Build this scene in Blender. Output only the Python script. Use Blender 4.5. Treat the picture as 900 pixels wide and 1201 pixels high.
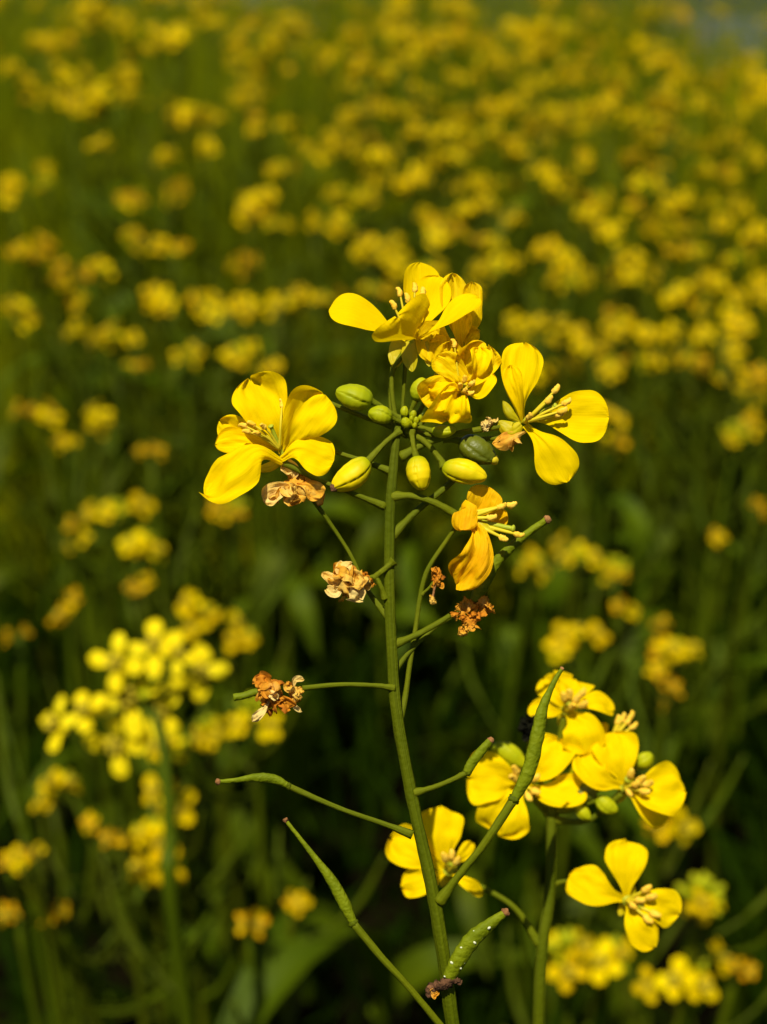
import bpy, math, random
import numpy as np
from mathutils import Vector, noise, Matrix

for _o in list(bpy.data.objects):
    bpy.data.objects.remove(_o)
SC = bpy.context.scene
COL = SC.collection
R_ = math.radians
# ------------------------------------------------------------ camera
FPX = 1400.0                       # focal length in photo pixels
CAMZ, PITCH, D0 = 0.62, R_(23), 0.153
cam_d = bpy.data.cameras.new('camera')
cam = bpy.data.objects.new('camera', cam_d)
COL.objects.link(cam)
cam_d.sensor_fit = 'VERTICAL'
cam_d.sensor_height = 36.0
cam_d.lens = FPX / 1201 * 36.0
cam_d.clip_start, cam_d.clip_end = 0.01, 3000
cam.location = (0, 0, CAMZ)
cam.rotation_euler = (R_(90) - PITCH, 0, 0)
cam_d.dof.use_dof = True
cam_d.dof.focus_distance = D0 - 0.001
cam_d.dof.aperture_fstop = 15.0
cam_d.dof.aperture_blades = 0
SC.camera = cam
CAM = np.array([0, 0, CAMZ])
RV = np.array([1.0, 0, 0])
UV_ = np.array([0, math.sin(PITCH), math.cos(PITCH)])
FV = np.array([0, math.cos(PITCH), -math.sin(PITCH)])
# ------------------------------------------------------------ light
SUN_EL, SUN_AZ = R_(62), R_(197)     # sun high behind the camera, a little to its left
w = bpy.data.worlds.new('World'); SC.world = w; w.use_nodes = True
nt = w.node_tree
sky = nt.nodes.new('ShaderNodeTexSky'); sky.sky_type = 'NISHITA'; sky.sun_disc = False
sky.sun_elevation = SUN_EL; sky.sun_rotation = SUN_AZ
bg = nt.nodes['Background']; bg.inputs['Strength'].default_value = 0.05
nt.links.new(sky.outputs[0], bg.inputs[0])
sd = bpy.data.lights.new('sun', 'SUN'); sd.energy = 5.0; sd.angle = R_(0.5); sd.color = (1.0, 0.95, 0.76)
so = bpy.data.objects.new('sun', sd); COL.objects.link(so)
to_sun = Vector((math.sin(SUN_AZ) * math.cos(SUN_EL), math.cos(SUN_AZ) * math.cos(SUN_EL), math.sin(SUN_EL)))
so.rotation_euler = to_sun.to_track_quat('Z', 'Y').to_euler()
so.location = (0, 0, 5)
SC.view_settings.view_transform = 'Standard'
SC.view_settings.look = 'None'
SC.view_settings.gamma = 1.0
SC.view_settings.use_curve_mapping = False
SC.view_settings.exposure = 0.42
SC.render.engine = 'CYCLES'
SC.cycles.max_bounces = 6
SC.cycles.diffuse_bounces = 3
SC.cycles.transmission_bounces = 4
SC.cycles.transparent_max_bounces = 4
SC.cycles.use_denoising = True

# ------------------------------------------------------------ materials
def mat(name, ramp, scale=60.0, rough=0.55, transl=0.0, spec=0.25, bump=0.0, bscale=900.0, hue_rand=0.0, veins=0.0, detail=3.0,
        tcol=None, along=None):
    """ramp: list of (pos, rgb). Object-space noise picks colours; uv veins on petals; along: rgb mixed in towards v=0"""
    m = bpy.data.materials.new(name); m.use_nodes = True
    N, L = m.node_tree.nodes, m.node_tree.links
    p = N['Principled BSDF']; out = N['Material Output']
    tc = N.new('ShaderNodeTexCoord')
    nz = N.new('ShaderNodeTexNoise'); nz.inputs['Scale'].default_value = scale; nz.inputs['Detail'].default_value = detail
    L.new(tc.outputs['Object'], nz.inputs['Vector'])
    cr = N.new('ShaderNodeValToRGB'); L.new(nz.outputs['Fac'], cr.inputs[0])
    el = cr.color_ramp.elements
    el[0].position, el[0].color = ramp[0][0], (*ramp[0][1], 1)
    el[1].position, el[1].color = ramp[-1][0], (*ramp[-1][1], 1)
    for ps, c in ramp[1:-1]:
        e = el.new(ps); e.color = (*c, 1)
    col = cr.outputs[0]
    height = None
    if veins:
        uvn = N.new('ShaderNodeUVMap')
        mp = N.new('ShaderNodeMapping'); mp.inputs['Scale'].default_value = (40, 2.2, 1)
        L.new(uvn.outputs[0], mp.inputs[0])
        vn = N.new('ShaderNodeTexNoise'); vn.inputs['Scale'].default_value = 1.0; vn.inputs['Detail'].default_value = 2
        vn.inputs['Distortion'].default_value = 0.6
        L.new(mp.outputs[0], vn.inputs['Vector'])
        mr = N.new('ShaderNodeMapRange'); mr.inputs[1].default_value = 0.4; mr.inputs[2].default_value = 0.6
        mr.inputs[3].default_value = 1.0 - veins; mr.inputs[4].default_value = 1.0
        L.new(vn.outputs['Fac'], mr.inputs[0])
        mx = N.new('ShaderNodeMix'); mx.data_type = 'RGBA'; mx.blend_type = 'MULTIPLY'; mx.inputs[0].default_value = 1.0
        cmb = N.new('ShaderNodeCombineColor')
        for k in range(3): L.new(mr.outputs[0], cmb.inputs[k])
        L.new(col, mx.inputs[6]); L.new(cmb.outputs[0], mx.inputs[7]); col = mx.outputs[2]
        height = vn.outputs['Fac']
    if along:
        uvn2 = N.new('ShaderNodeUVMap'); sp = N.new('ShaderNodeSeparateXYZ'); L.new(uvn2.outputs[0], sp.inputs[0])
        mr2 = N.new('ShaderNodeMapRange'); mr2.inputs[1].default_value = along[1]; mr2.inputs[2].default_value = along[2]
        mr2.inputs[3].default_value = 1.0; mr2.inputs[4].default_value = 0.0
        L.new(sp.outputs['Y'], mr2.inputs[0])
        mx2 = N.new('ShaderNodeMix'); mx2.data_type = 'RGBA'
        L.new(mr2.outputs[0], mx2.inputs[0]); L.new(col, mx2.inputs[6]); mx2.inputs[7].default_value = (*along[0], 1)
        col = mx2.outputs[2]
    if hue_rand:
        oi = N.new('ShaderNodeObjectInfo'); hs = N.new('ShaderNodeHueSaturation')
        mr3 = N.new('ShaderNodeMapRange'); mr3.inputs[3].default_value = 0.5 - hue_rand; mr3.inputs[4].default_value = 0.5 + hue_rand * 0.3
        L.new(oi.outputs['Random'], mr3.inputs[0]); L.new(mr3.outputs[0], hs.inputs['Hue'])
        mr4 = N.new('ShaderNodeMapRange'); mr4.inputs[3].default_value = 0.75; mr4.inputs[4].default_value = 1.05
        L.new(oi.outputs['Random'], mr4.inputs[0]); L.new(mr4.outputs[0], hs.inputs['Value'])
        L.new(col, hs.inputs['Color']); col = hs.outputs[0]
    L.new(col, p.inputs['Base Color'])
    p.inputs['Roughness'].default_value = rough
    p.inputs['Specular IOR Level'].default_value = spec
    if bump:
        bn = N.new('ShaderNodeTexNoise'); bn.inputs['Scale'].default_value = bscale; bn.inputs['Detail'].default_value = 4
        L.new(tc.outputs['Object'], bn.inputs['Vector'])
        bp = N.new('ShaderNodeBump'); bp.inputs['Strength'].default_value = bump; bp.inputs['Distance'].default_value = 0.0004
        if height is not None:
            ad = N.new('ShaderNodeMath'); ad.operation = 'ADD'
            L.new(bn.outputs['Fac'], ad.inputs[0]); L.new(height, ad.inputs[1]); L.new(ad.outputs[0], bp.inputs['Height'])
        else:
            L.new(bn.outputs['Fac'], bp.inputs['Height'])
        L.new(bp.outputs[0], p.inputs['Normal'])
    if transl:
        tr = N.new('ShaderNodeBsdfTranslucent')
        if tcol: tr.inputs[0].default_value = (*tcol, 1)
        else: L.new(col, tr.inputs[0])
        ms = N.new('ShaderNodeMixShader'); ms.inputs[0].default_value = transl
        L.new(p.outputs[0], ms.inputs[1]); L.new(tr.outputs[0], ms.inputs[2]); L.new(ms.outputs[0], out.inputs[0])
    return m

M = {}
M['petal'] = mat('petal_yellow', [(0.3, (0.86, 0.585, 0.0)), (0.7, (0.92, 0.645, 0.0))], 120, 0.80, 0.38, 0.03, 0.25, 700, veins=0.06, tcol=(0.97, 0.70, 0.0),
                 along=((0.76, 0.56, 0.0), 0.0, 0.35))
M['petal_old'] = mat('petal_fading', [(0.3, (0.86, 0.56, 0.0)), (0.55, (0.91, 0.65, 0.0)), (0.78, (0.84, 0.46, 0.002))], 200, 0.6, 0.38, 0.08, 0.6, 700, veins=0.08)
M['petal_dry'] = mat('petal_withered', [(0.28, (0.30, 0.09, 0.012)), (0.42, (0.58, 0.25, 0.02)), (0.52, (0.72, 0.37, 0.03)), (0.62, (0.74, 0.46, 0.08)), (0.8, (0.76, 0.54, 0.15))],
                     260, 0.75, 0.3, 0.10, 0.6, 1400, detail=4)
M['petal_orange'] = mat('petal_withered_orange', [(0.3, (0.25, 0.06, 0.01)), (0.45, (0.55, 0.19, 0.01)), (0.6, (0.64, 0.29, 0.02)), (0.75, (0.64, 0.38, 0.11))],
                        260, 0.75, 0.3, 0.10, 0.6, 1400, detail=4)
M['petal_cream'] = mat('petal_withered_cream', [(0.3, (0.70, 0.42, 0.06)), (0.6, (0.78, 0.58, 0.20))], 260, 0.7, 0.3, 0.10, 0.6, 1400)
M['sepal'] = mat('sepal_green_yellow', [(0.3, (0.36, 0.32, 0.001)), (0.7, (0.54, 0.42, 0.002))], 200, 0.5, 0.25, 0.2, 0.3, 900)
M['bud'] = mat('bud_green_yellow', [(0.3, (0.22, 0.25, 0.001)), (0.7, (0.36, 0.35, 0.002))], 220, 0.5, 0.0, 0.12, 0.15, 900, along=((0.16, 0.20, 0.001), 0.0, 0.45))
M['bud_ripe'] = mat('bud_yellow', [(0.3, (0.46, 0.40, 0.001)), (0.7, (0.68, 0.47, 0.001))], 200, 0.5, 0.0, 0.12, 0.15, 900, along=((0.26, 0.28, 0.001), 0.0, 0.5))
M['bud_green'] = mat('bud_green', [(0.3, (0.06, 0.075, 0.001)), (0.7, (0.10, 0.11, 0.002))], 220, 0.45, 0.0, 0.3, 0.4, 1400)
M['stem'] = mat('stem_green', [(0.3, (0.055, 0.074, 0.0)), (0.7, (0.095, 0.110, 0.001))], 90, 0.6, 0.0, 0.08, 0.5, 1500, veins=0.25)
M['pod'] = mat('pod_green', [(0.3, (0.09, 0.115, 0.001)), (0.6, (0.14, 0.165, 0.002)), (0.8, (0.17, 0.165, 0.004))], 260, 0.6, 0.0, 0.10, 0.7, 1500)
M['pedicel'] = mat('stalk_green', [(0.3, (0.085, 0.105, 0.001)), (0.7, (0.14, 0.15, 0.002))], 90, 0.6, 0.0, 0.08, 0.4, 1500, veins=0.2)
M['petal_amber'] = mat('petal_amber', [(0.3, (0.84, 0.40, 0.001)), (0.55, (0.90, 0.52, 0.001)), (0.78, (0.84, 0.34, 0.003))], 200, 0.6, 0.36, 0.08, 0.6, 700, veins=0.05)
M['tip'] = mat('tip_brown', [(0.3, (0.10, 0.035, 0.012)), (0.7, (0.32, 0.15, 0.05))], 900, 0.8, 0.0, 0.1, 0.6, 2500)
M['rot'] = mat('tip_dark', [(0.3, (0.02, 0.01, 0.005)), (0.7, (0.22, 0.10, 0.045))], 500, 0.9, 0.0, 0.1, 1.0, 2500)
M['black'] = mat('bud_shadow_black', [(0.3, (0.003, 0.003, 0.002)), (0.7, (0.010, 0.010, 0.004))], 500, 0.8, 0.0, 0.05, 1.0, 2500)  # withered bud's shadow put into its colour, hence nearly black
M['anther'] = mat('anther_gold', [(0.3, (0.80, 0.46, 0.02)), (0.7, (0.88, 0.60, 0.07))], 1500, 0.8, 0.2, 0.1, 0.3, 3000)
M['filament'] = mat('filament_yellow', [(0.3, (0.55, 0.45, 0.01)), (0.7, (0.70, 0.55, 0.02))], 300, 0.5, 0.2, 0.2, 0.0)
M['pistil'] = mat('pistil_green', [(0.3, (0.25, 0.30, 0.01)), (0.7, (0.36, 0.36, 0.015))], 300, 0.5, 0.0, 0.2, 0.3)
M['aphid'] = mat('aphid_pale', [(0.3, (0.5, 0.52, 0.36)), (0.7, (0.6, 0.6, 0.40))], 2000, 0.3, 0.0, 0.5, 0.0)
# field
M['f_petal_pale'] = mat('field_petal_lemon', [(0.3, (0.92, 0.70, 0.002)), (0.7, (0.95, 0.78, 0.01))], 80, 0.65, 0.40, 0.06)
M['f_petal'] = mat('field_petal', [(0.3, (0.90, 0.62, 0.0)), (0.7, (0.95, 0.72, 0.0))], 80, 0.7, 0.45, 0.04, 0.0, hue_rand=0.012)
M['f_petal_old'] = mat('field_petal_fading', [(0.3, (0.80, 0.40, 0.001)), (0.7, (0.88, 0.56, 0.001))], 80, 0.65, 0.40, 0.06, 0.0, hue_rand=0.012)
M['f_core'] = mat('field_flower_centre', [(0.3, (0.35, 0.28, 0.008)), (0.7, (0.55, 0.40, 0.02))], 400, 0.7, 0.0, 0.15)
M['f_stem'] = mat('field_stem', [(0.3, (0.035, 0.055, 0.0)), (0.7, (0.070, 0.092, 0.0))], 20, 0.6, 0.0, 0.1, hue_rand=0.02)
M['f_leaf'] = mat('field_leaf', [(0.3, (0.035, 0.062, 0.0)), (0.7, (0.075, 0.11, 0.0))], 25, 0.6, 0.30, 0.10, hue_rand=0.02, tcol=(0.09, 0.13, 0.001))
M['grass'] = mat('grass_green', [(0.25, (0.065, 0.095, 0.0)), (0.45, (0.14, 0.175, 0.0)), (0.6, (0.22, 0.23, 0.0)), (0.75, (0.27, 0.24, 0.001))], 9, 0.65, 0.35, 0.06, tcol=(0.20, 0.24, 0.0))
M['herb'] = mat('low_herb_shaded', [(0.3, (0.004, 0.012, 0.0)), (0.55, (0.012, 0.026, 0.0)), (0.75, (0.032, 0.045, 0.0))], 12, 0.8, 0.25, 0.02, tcol=(0.03, 0.06, 0.0))  # green sunk towards black, painting shade into the near growth
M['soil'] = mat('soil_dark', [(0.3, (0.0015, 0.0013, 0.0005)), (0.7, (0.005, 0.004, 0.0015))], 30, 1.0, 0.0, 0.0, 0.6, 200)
M['water'] = mat('water_blue', [(0.3, (0.035, 0.05, 0.11)), (0.7, (0.05, 0.07, 0.14))], 0.02, 0.5, 0.0, 0.2)
M['hill'] = mat('hill_green', [(0.3, (0.015, 0.024, 0.018)), (0.7, (0.035, 0.045, 0.03))], 0.05, 0.9, 0.0, 0.1)

# ------------------------------------------------------------ object helpers
ORG = {}
def empty(name, loc, **props):
    o = bpy.data.objects.new(name, None); COL.objects.link(o); o.location = loc
    o.empty_display_size = 0.01
    ORG[o.name] = np.array(loc, float)
    for k, v in props.items(): o[k] = v
    return o

class MB:
    """collects verts (world), faces, uvs, material slots"""
    def __init__(s): s.v, s.f, s.uv, s.mi, s.n = [], [], [], [], 0
    def add(s, v, f, uv=None, mi=0):
        v = np.asarray(v, float)
        s.v.append(v); s.f += [tuple(i + s.n for i in q) for q in f]
        s.uv.append(np.asarray(uv, float) if uv is not None else np.zeros((len(v), 2)))
        s.mi += [mi] * len(f); s.n += len(v)
        return s
    def mesh(s, name, mats, org):
        V = np.concatenate(s.v) - org
        me = bpy.data.meshes.new(name)
        me.from_pydata(V.tolist(), [], s.f)
        UVs = np.concatenate(s.uv)
        ul = me.uv_layers.new(name='UVMap')
        li = np.empty(len(me.loops), dtype=np.int32); me.loops.foreach_get('vertex_index', li)
        ul.data.foreach_set('uv', UVs[li].ravel())
        for m_ in (mats if isinstance(mats, (list, tuple)) else [mats]): me.materials.append(M[m_])
        me.polygons.foreach_set('material_index', s.mi)
        me.polygons.foreach_set('use_smooth', [True] * len(me.polygons))
        me.update()
        return me
    def build(s, name, mats, parent=None, org=None, label=None, **props):
        if org is None: org = s.v[0][0].copy()
        me = s.mesh(name, mats, org)
        o = bpy.data.objects.new(name, me); COL.objects.link(o)
        ORG[o.name] = np.array(org, float)
        if parent is not None:
            o.parent = parent; o.location = ORG[o.name] - ORG[parent.name]
        else: o.location = org
        if label: o['label'] = label
        for k, v_ in props.items(): o[k] = v_
        return o

def W(P):
    """(photo x, photo y, z towards camera in focus-plane px) -> world, real 3D place"""
    P = np.atleast_2d(np.asarray(P, float))
    d = D0 - P[:, 2] * D0 / FPX
    x = (P[:, 0] - 450) / FPX * d; y = -(P[:, 1] - 600.5) / FPX * d
    return CAM + x[:, None] * RV + y[:, None] * UV_ + d[:, None] * FV
def at(px, py, d):
    return CAM + (px - 450) / FPX * d * RV - (py - 600.5) / FPX * d * UV_ + d * FV

def nrm(a):
    return a / (np.linalg.norm(a, axis=-1, keepdims=True) + 1e-12)
def spline(pts, n):
    """Catmull-Rom through pts, n samples"""
    P = np.asarray(pts, float)
    if len(P) == 2: return P[0] + (P[1] - P[0]) * np.linspace(0, 1, n)[:, None]
    P = np.vstack([2 * P[0] - P[1], P, 2 * P[-1] - P[-2]])
    k = len(P) - 3
    out = []
    for t in np.linspace(0, k - 1e-9, n):
        i = int(t); u = t - i
        a, b, c, d = P[i:i + 4]
        out.append(0.5 * ((2 * b) + (-a + c) * u + (2 * a - 5 * b + 4 * c - d) * u * u + (-a + 3 * b - 3 * c + d) * u ** 3))
    return np.array(out)
def grid_faces(nu, nv, wrap=False):
    f = []
    for j in range(nv - 1):
        for i in range(nu if wrap else nu - 1):
            a = j * nu + i; b = j * nu + (i + 1) % nu
            f.append((a, b, b + nu, a + nu))
    return f
def tube_pts(pts, rad, n=40, sides=10, ridge=0.0, nridge=5, rough=0.0, seed=0, caps=True):
    """tube in whatever space pts is in; rad: list of radii spread over length"""
    c = spline(pts, n)
    t = nrm(np.gradient(c, axis=0))
    r = np.interp(np.linspace(0, 1, n), np.linspace(0, 1, len(rad)), rad)
    up = np.array([0.13, 0.2, 0.97]); s = np.cross(t[0], up)
    if np.linalg.norm(s) < 0.1: s = np.cross(t[0], np.array([1.0, 0, 0]))
    s = nrm(s); V = []; UVs = []
    for j in range(n):
        s = nrm(s - t[j] * np.dot(s, t[j])); b = np.cross(t[j], s)
        for i in range(sides):
            a = 2 * math.pi * i / sides
            rr = r[j] * (1 + ridge * math.cos(a * nridge))
            if rough: rr *= 1 + rough * noise.noise(Vector((i * 0.9, j * 0.45, seed * 7.1)))
            V.append(c[j] + rr * (math.cos(a) * s + math.sin(a) * b)); UVs.append((i / sides, j / (n - 1)))
    f = grid_faces(sides, n, True)
    if caps:
        V.append(c[0]); UVs.append((0, 0)); V.append(c[-1]); UVs.append((0, 1))
        k = n * sides
        for i in range(sides):
            f.append((k, (i + 1) % sides, i)); f.append((k + 1, (n - 1) * sides + i, (n - 1) * sides + (i + 1) % sides))
    return np.array(V), f, np.array(UVs)
def tube(mb, pts, rad, mi=0, world=False, **kw):
    v, f, uv = tube_pts(pts, rad, **kw)
    mb.add(v if world else W(v), f, uv, mi)
    return mb

PROF = (np.array([0, .12, .25, .38, .52, .66, .78, .87, .94, .98, 1.0]), np.array([.16, .17, .30, .58, .84, .98, 1.0, .90, .68, .42, .08]))
def petal_pts(pts, width, n=(0, 0, 1), cup=0.12, ruf=0.05, twist=0.0, seed=0, nu=17, nv=26, fold=0.0, notch=0.04, prof=PROF, curl=0.0, fine=0.0):
    vv = 1 - (1 - np.linspace(0, 1, nv)) ** 1.25
    c0 = spline(pts, 80)
    seg = np.r_[0, np.cumsum(np.linalg.norm(np.diff(c0, axis=0), axis=1))]; L = seg[-1]; seg = seg / L
    c = np.stack([np.interp(vv, seg, c0[:, k]) for k in range(3)], 1)
    t = nrm(np.gradient(c, vv, axis=0))
    n = np.array(n, float)
    wp = np.interp(vv, prof[0], prof[1])
    wp[1:-1] = (wp[:-2] + 2 * wp[1:-1] + wp[2:]) / 4
    V, UVs = [], []
    for j in range(nv):
        nn = nrm(n - t[j] * np.dot(n, t[j])); s = np.cross(t[j], nn)
        if twist:
            a = twist * vv[j]; s, nn = math.cos(a) * s + math.sin(a) * nn, math.cos(a) * nn - math.sin(a) * s
        for i in range(nu):
            u = 2 * i / (nu - 1) - 1
            h = width / 2 * wp[j]
            off = cup * width * (u * u) * wp[j]
            off -= 0.035 * width * math.exp(-(u / 0.16) ** 2) * (1 - vv[j]) * 1.2       # mid groove
            a = 0.35 + 0.65 * abs(u)
            off += ruf * width * a * (0.3 + vv[j]) * 1.6 * noise.noise(Vector((u * 1.5 + seed * 3.7, vv[j] * 2.3, seed * 1.9)))
            off += ruf * width * 0.55 * (0.2 + vv[j]) * noise.noise(Vector((u * 4.2 + seed, vv[j] * 5.0, seed * 5.3)))
            if fine: off += fine * width * noise.noise(Vector((u * 9 + seed, vv[j] * 10, seed * 2.3)))
            if fold: off += fold * width * max(0.0, u * (1 if fold > 0 else -1)) ** 1.5 * vv[j] * (1 if fold > 0 else -1)
            edge = 1 + 0.10 * noise.noise(Vector((seed * 9.1, vv[j] * 4, u)))
            back = notch * L * (math.exp(-(u / 0.22) ** 2) - 0.2) * max(0, (vv[j] - 0.85) / 0.15)
            p = c[j] + s * u * h * edge + nn * off - t[j] * back
            if curl: p = p + nn * curl * width * max(0, vv[j] - 0.6) ** 2 * 6
            V.append(p); UVs.append(((u * wp[j] + 1) / 2, vv[j]))
    return np.array(V), grid_faces(nu, nv), np.array(UVs)
_seed = [0]
def nxt():
    _seed[0] += 1; return _seed[0]
SPROF = (np.array([0, .1, .3, .5, .7, .85, .95, 1.0]), np.array([.45, .62, .9, 1.0, .88, .60, .32, .08]))
def petal(parent, pts, width, n=(0, 0, 1), matn='petal', name='petal', more=(), label=None, **kw):
    mb = MB(); kw.setdefault('seed', nxt())
    if matn == 'sepal': kw.update(prof=SPROF, notch=0.0); width *= 0.8; kw.setdefault('ruf', .08)
    v, f, uv = petal_pts(pts, width, n, **kw); mb.add(W(v), f, uv)
    for (p2, w2, n2, k2) in more:
        k2 = dict(k2); k2.setdefault('seed', nxt())
        v, f, uv = petal_pts(p2, w2, n2, **k2); mb.add(W(v), f, uv)
    return mb.build(name, matn, parent, label=label)
def lump_pts(c, rad, ax=(1, 0, 0), elong=1.0, rough=0.3, seed=0, nu=28, nv=20, freq=1.6, ridge=0, nr=4, sharp=False):
    """noisy ellipsoid along ax"""
    c = np.array(c, float); ax = nrm(np.array(ax, float))
    s = np.cross(ax, (0.1, 0.2, 1.0)); s = nrm(s); b = np.cross(ax, s)
    V, UVs = [], []
    for j in range(nv):
        th = math.pi * (j + 0.02) / (nv - 1 + 0.04)
        for i in range(nu):
            a = 2 * math.pi * i / nu
            d = -math.cos(th) * ax * elong + math.sin(th) * (math.cos(a) * s + math.sin(a) * b)
            k = 1 + ridge * math.cos(nr * a) * math.sin(th)
            q = Vector((math.cos(a) * math.sin(th), math.sin(a) * math.sin(th), math.cos(th))) * freq
            off = Vector((seed * 3.1, seed * 1.7, 0))
            if rough:
                nz = noise.noise(q + off) + 0.5 * noise.noise(q * 2.3 + off) + 0.3 * noise.noise(q * 5 + off)
                if sharp: nz = 0.7 - 2.0 * abs(noise.noise(q * 1.4 + off)) + 0.5 * noise.noise(q * 4 + off)
                k += rough * nz
            V.append(c + d * rad * k); UVs.append((i / nu, j / (nv - 1)))
    return np.array(V), grid_faces(nu, nv, True), np.array(UVs)

def stamen(parent, base, tip, r=1.9, mid=None, ar=3.4, hook=1.0):
    base, tip = np.array(base, float), np.array(tip, float)
    mid_ = np.array(mid, float) if mid is not None else (base + tip) / 2 + np.array([0, 0, 3.0])
    mb = MB(); tube(mb, [base, mid_, tip], [r, r * 0.8, r * 0.6], n=12, sides=7)
    d = nrm(tip - mid_); s = random.Random(nxt())
    side = nrm(np.cross(d, np.array([s.uniform(-1, 1), s.uniform(-1, 1), 1.0])))
    L = ar * 2.9; ar = ar * 0.74
    pts = [tip - d * L * 0.45 + side * 0.8, tip - d * L * 0.05 - side * 0.4, tip + d * L * 0.40 + side * 0.8, tip + d * L * 0.55 + side * (1.8 + hook * s.uniform(.4, 2.4))]
    v, f, uv = tube_pts(pts, [ar * 0.75, ar * 1.1, ar, ar * 0.75, ar * 0.3], n=16, sides=10, rough=0.4, seed=nxt(), ridge=0.16, nridge=2)
    mb.add(W(v), f, uv, 1)
    return mb.build('stamen', ['filament', 'anther'], parent)
def pedicel(parent, pts, w0, w1=None, matn='pedicel', name='pedicel'):
    w1 = w1 or w0 * 1.15
    return tube(MB(), pts, [w0 / 2 * 1.75, w0 / 2 * 1.05, w0 / 2 * .95, w0 / 2 * 0.95, (w0 + w1) / 4, w1 / 2], n=34, sides=10, ridge=0.05, rough=0.14, seed=nxt()).build(name, matn, parent)
def flower_core(plant, base, pist, r=4.5, label=None):
    """the part 'flower': its own mesh is the receptacle with the pistil"""
    mb = MB()
    base, pist = np.array(base, float), np.array(pist, float)
    d = nrm(pist - base)
    tube(mb, [base - d * 5, base + d * 3], [r * 0.9, r * 1.25], n=6, sides=12)
    tube(mb, [base, (base + pist) / 2, pist - d * 2, pist], [r * 0.7, r * 0.62, r * 0.55, r * 0.75], n=18, sides=10)
    v, f, uv = lump_pts(pist, r * 0.85, ax=d, elong=0.6, rough=0.12, seed=nxt(), nu=14, nv=10); mb.add(W(v), f, uv)
    return mb.build('flower', 'pistil', plant, label=label)
def bud(plant, a, b, wd, matn='bud', ped=None, pw=5.0, label=None, tipmat=None):
    """a = base, b = tip"""
    a, b = np.array(a, float), np.array(b, float)
    n, sides = 30, 56; ax = nrm(b - a); L = np.linalg.norm(b - a)
    s = nrm(np.cross(ax, (0.1, 0.3, 1.0))); q = np.cross(ax, s)
    tt = np.linspace(0, 1, n)
    pr = np.interp(tt, [0, .04, .12, .3, .5, .7, .86, .95, 1], [.20, .48, .72, .96, 1, .88, .60, .40, .14])
    V, UVs = [], []; sd_ = nxt()
    bend = (sd_ % 5 - 2) * 0.02 * L
    for j in range(n):
        for i in range(sides):
            an = 2 * math.pi * i / sides
            ph = ((an + 0.55 * tt[j] + sd_) / (math.pi / 2)) % 1.0     # four overlapping sepals, each edge a small step
            k = 0.93 + 0.13 * ph ** 0.8 - 0.10 * math.exp(-(min(ph, 1 - ph) / 0.07) ** 2) * min(1, tt[j] * 6)
            k += 0.025 * noise.noise(Vector((math.cos(an) * 1.5, math.sin(an) * 1.5 + sd_, tt[j] * 2)))
            k *= 1 + 0.14 * max(0, (tt[j] - 0.72) / 0.28) * math.cos(4 * an + 1)
            V.append(a + ax * L * tt[j] + s * bend * math.sin(math.pi * tt[j]) + (wd / 2) * pr[j] * k * (math.cos(an) * s + math.sin(an) * q))
            UVs.append((i / sides, tt[j]))
    mb = MB().add(W(V), grid_faces(sides, n, True), UVs)
    if tipmat:
        v, f, uv = lump_pts(b - ax * 2.5, wd * 0.17, ax=ax, elong=1.2, rough=0.3, seed=sd_, nu=12, nv=8); mb.add(W(v), f, uv, 1)
        o = mb.build('bud', [matn, tipmat], plant, label=label)
    else: o = mb.build('bud', matn, plant, label=label)
    if ped: pedicel(o, list(ped) + [tuple(a + ax * 2)], pw, pw * 1.5)
    return o
def pod(plant, pts, rad, ped=None, pw=7, label=None, tipr=None, matn='pod', lumps=0.0):
    mb = MB(); P = spline(pts, 60)
    r = np.interp(np.linspace(0, 1, 60), np.linspace(0, 1, len(rad)), rad)
    if lumps: r = r * (1 + lumps * np.sin(np.linspace(0, 26, 60)) ** 2 * np.sin(np.linspace(0, math.pi, 60)))
    v, f, uv = tube_pts(P, r, n=60, sides=12, ridge=0.10, nridge=2, rough=0.08, seed=nxt()); mb.add(W(v), f, uv)
    d = nrm(P[-1] - P[-3]); tr_ = tipr or rad[-1] * 1.25
    v, f, uv = lump_pts(P[-1] + d * tr_ * 0.3, tr_, ax=d, elong=0.8, rough=0.35, seed=nxt(), nu=14, nv=10); mb.add(W(v), f, uv, 1)
    o = mb.build('pod', [matn, 'tip'], plant, label=label)
    if ped:
        q = pedicel(o, ped, pw, pw * 1.2)
        e = np.array(ped[-1], float)
        MB().add(*(lambda r_: (W(r_[0]), r_[1], r_[2]))(lump_pts(e, pw * 0.78, ax=d, elong=0.7, rough=0.35, seed=nxt(), nu=14, nv=10))).build('node', 'stem', o)
    return o
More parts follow.
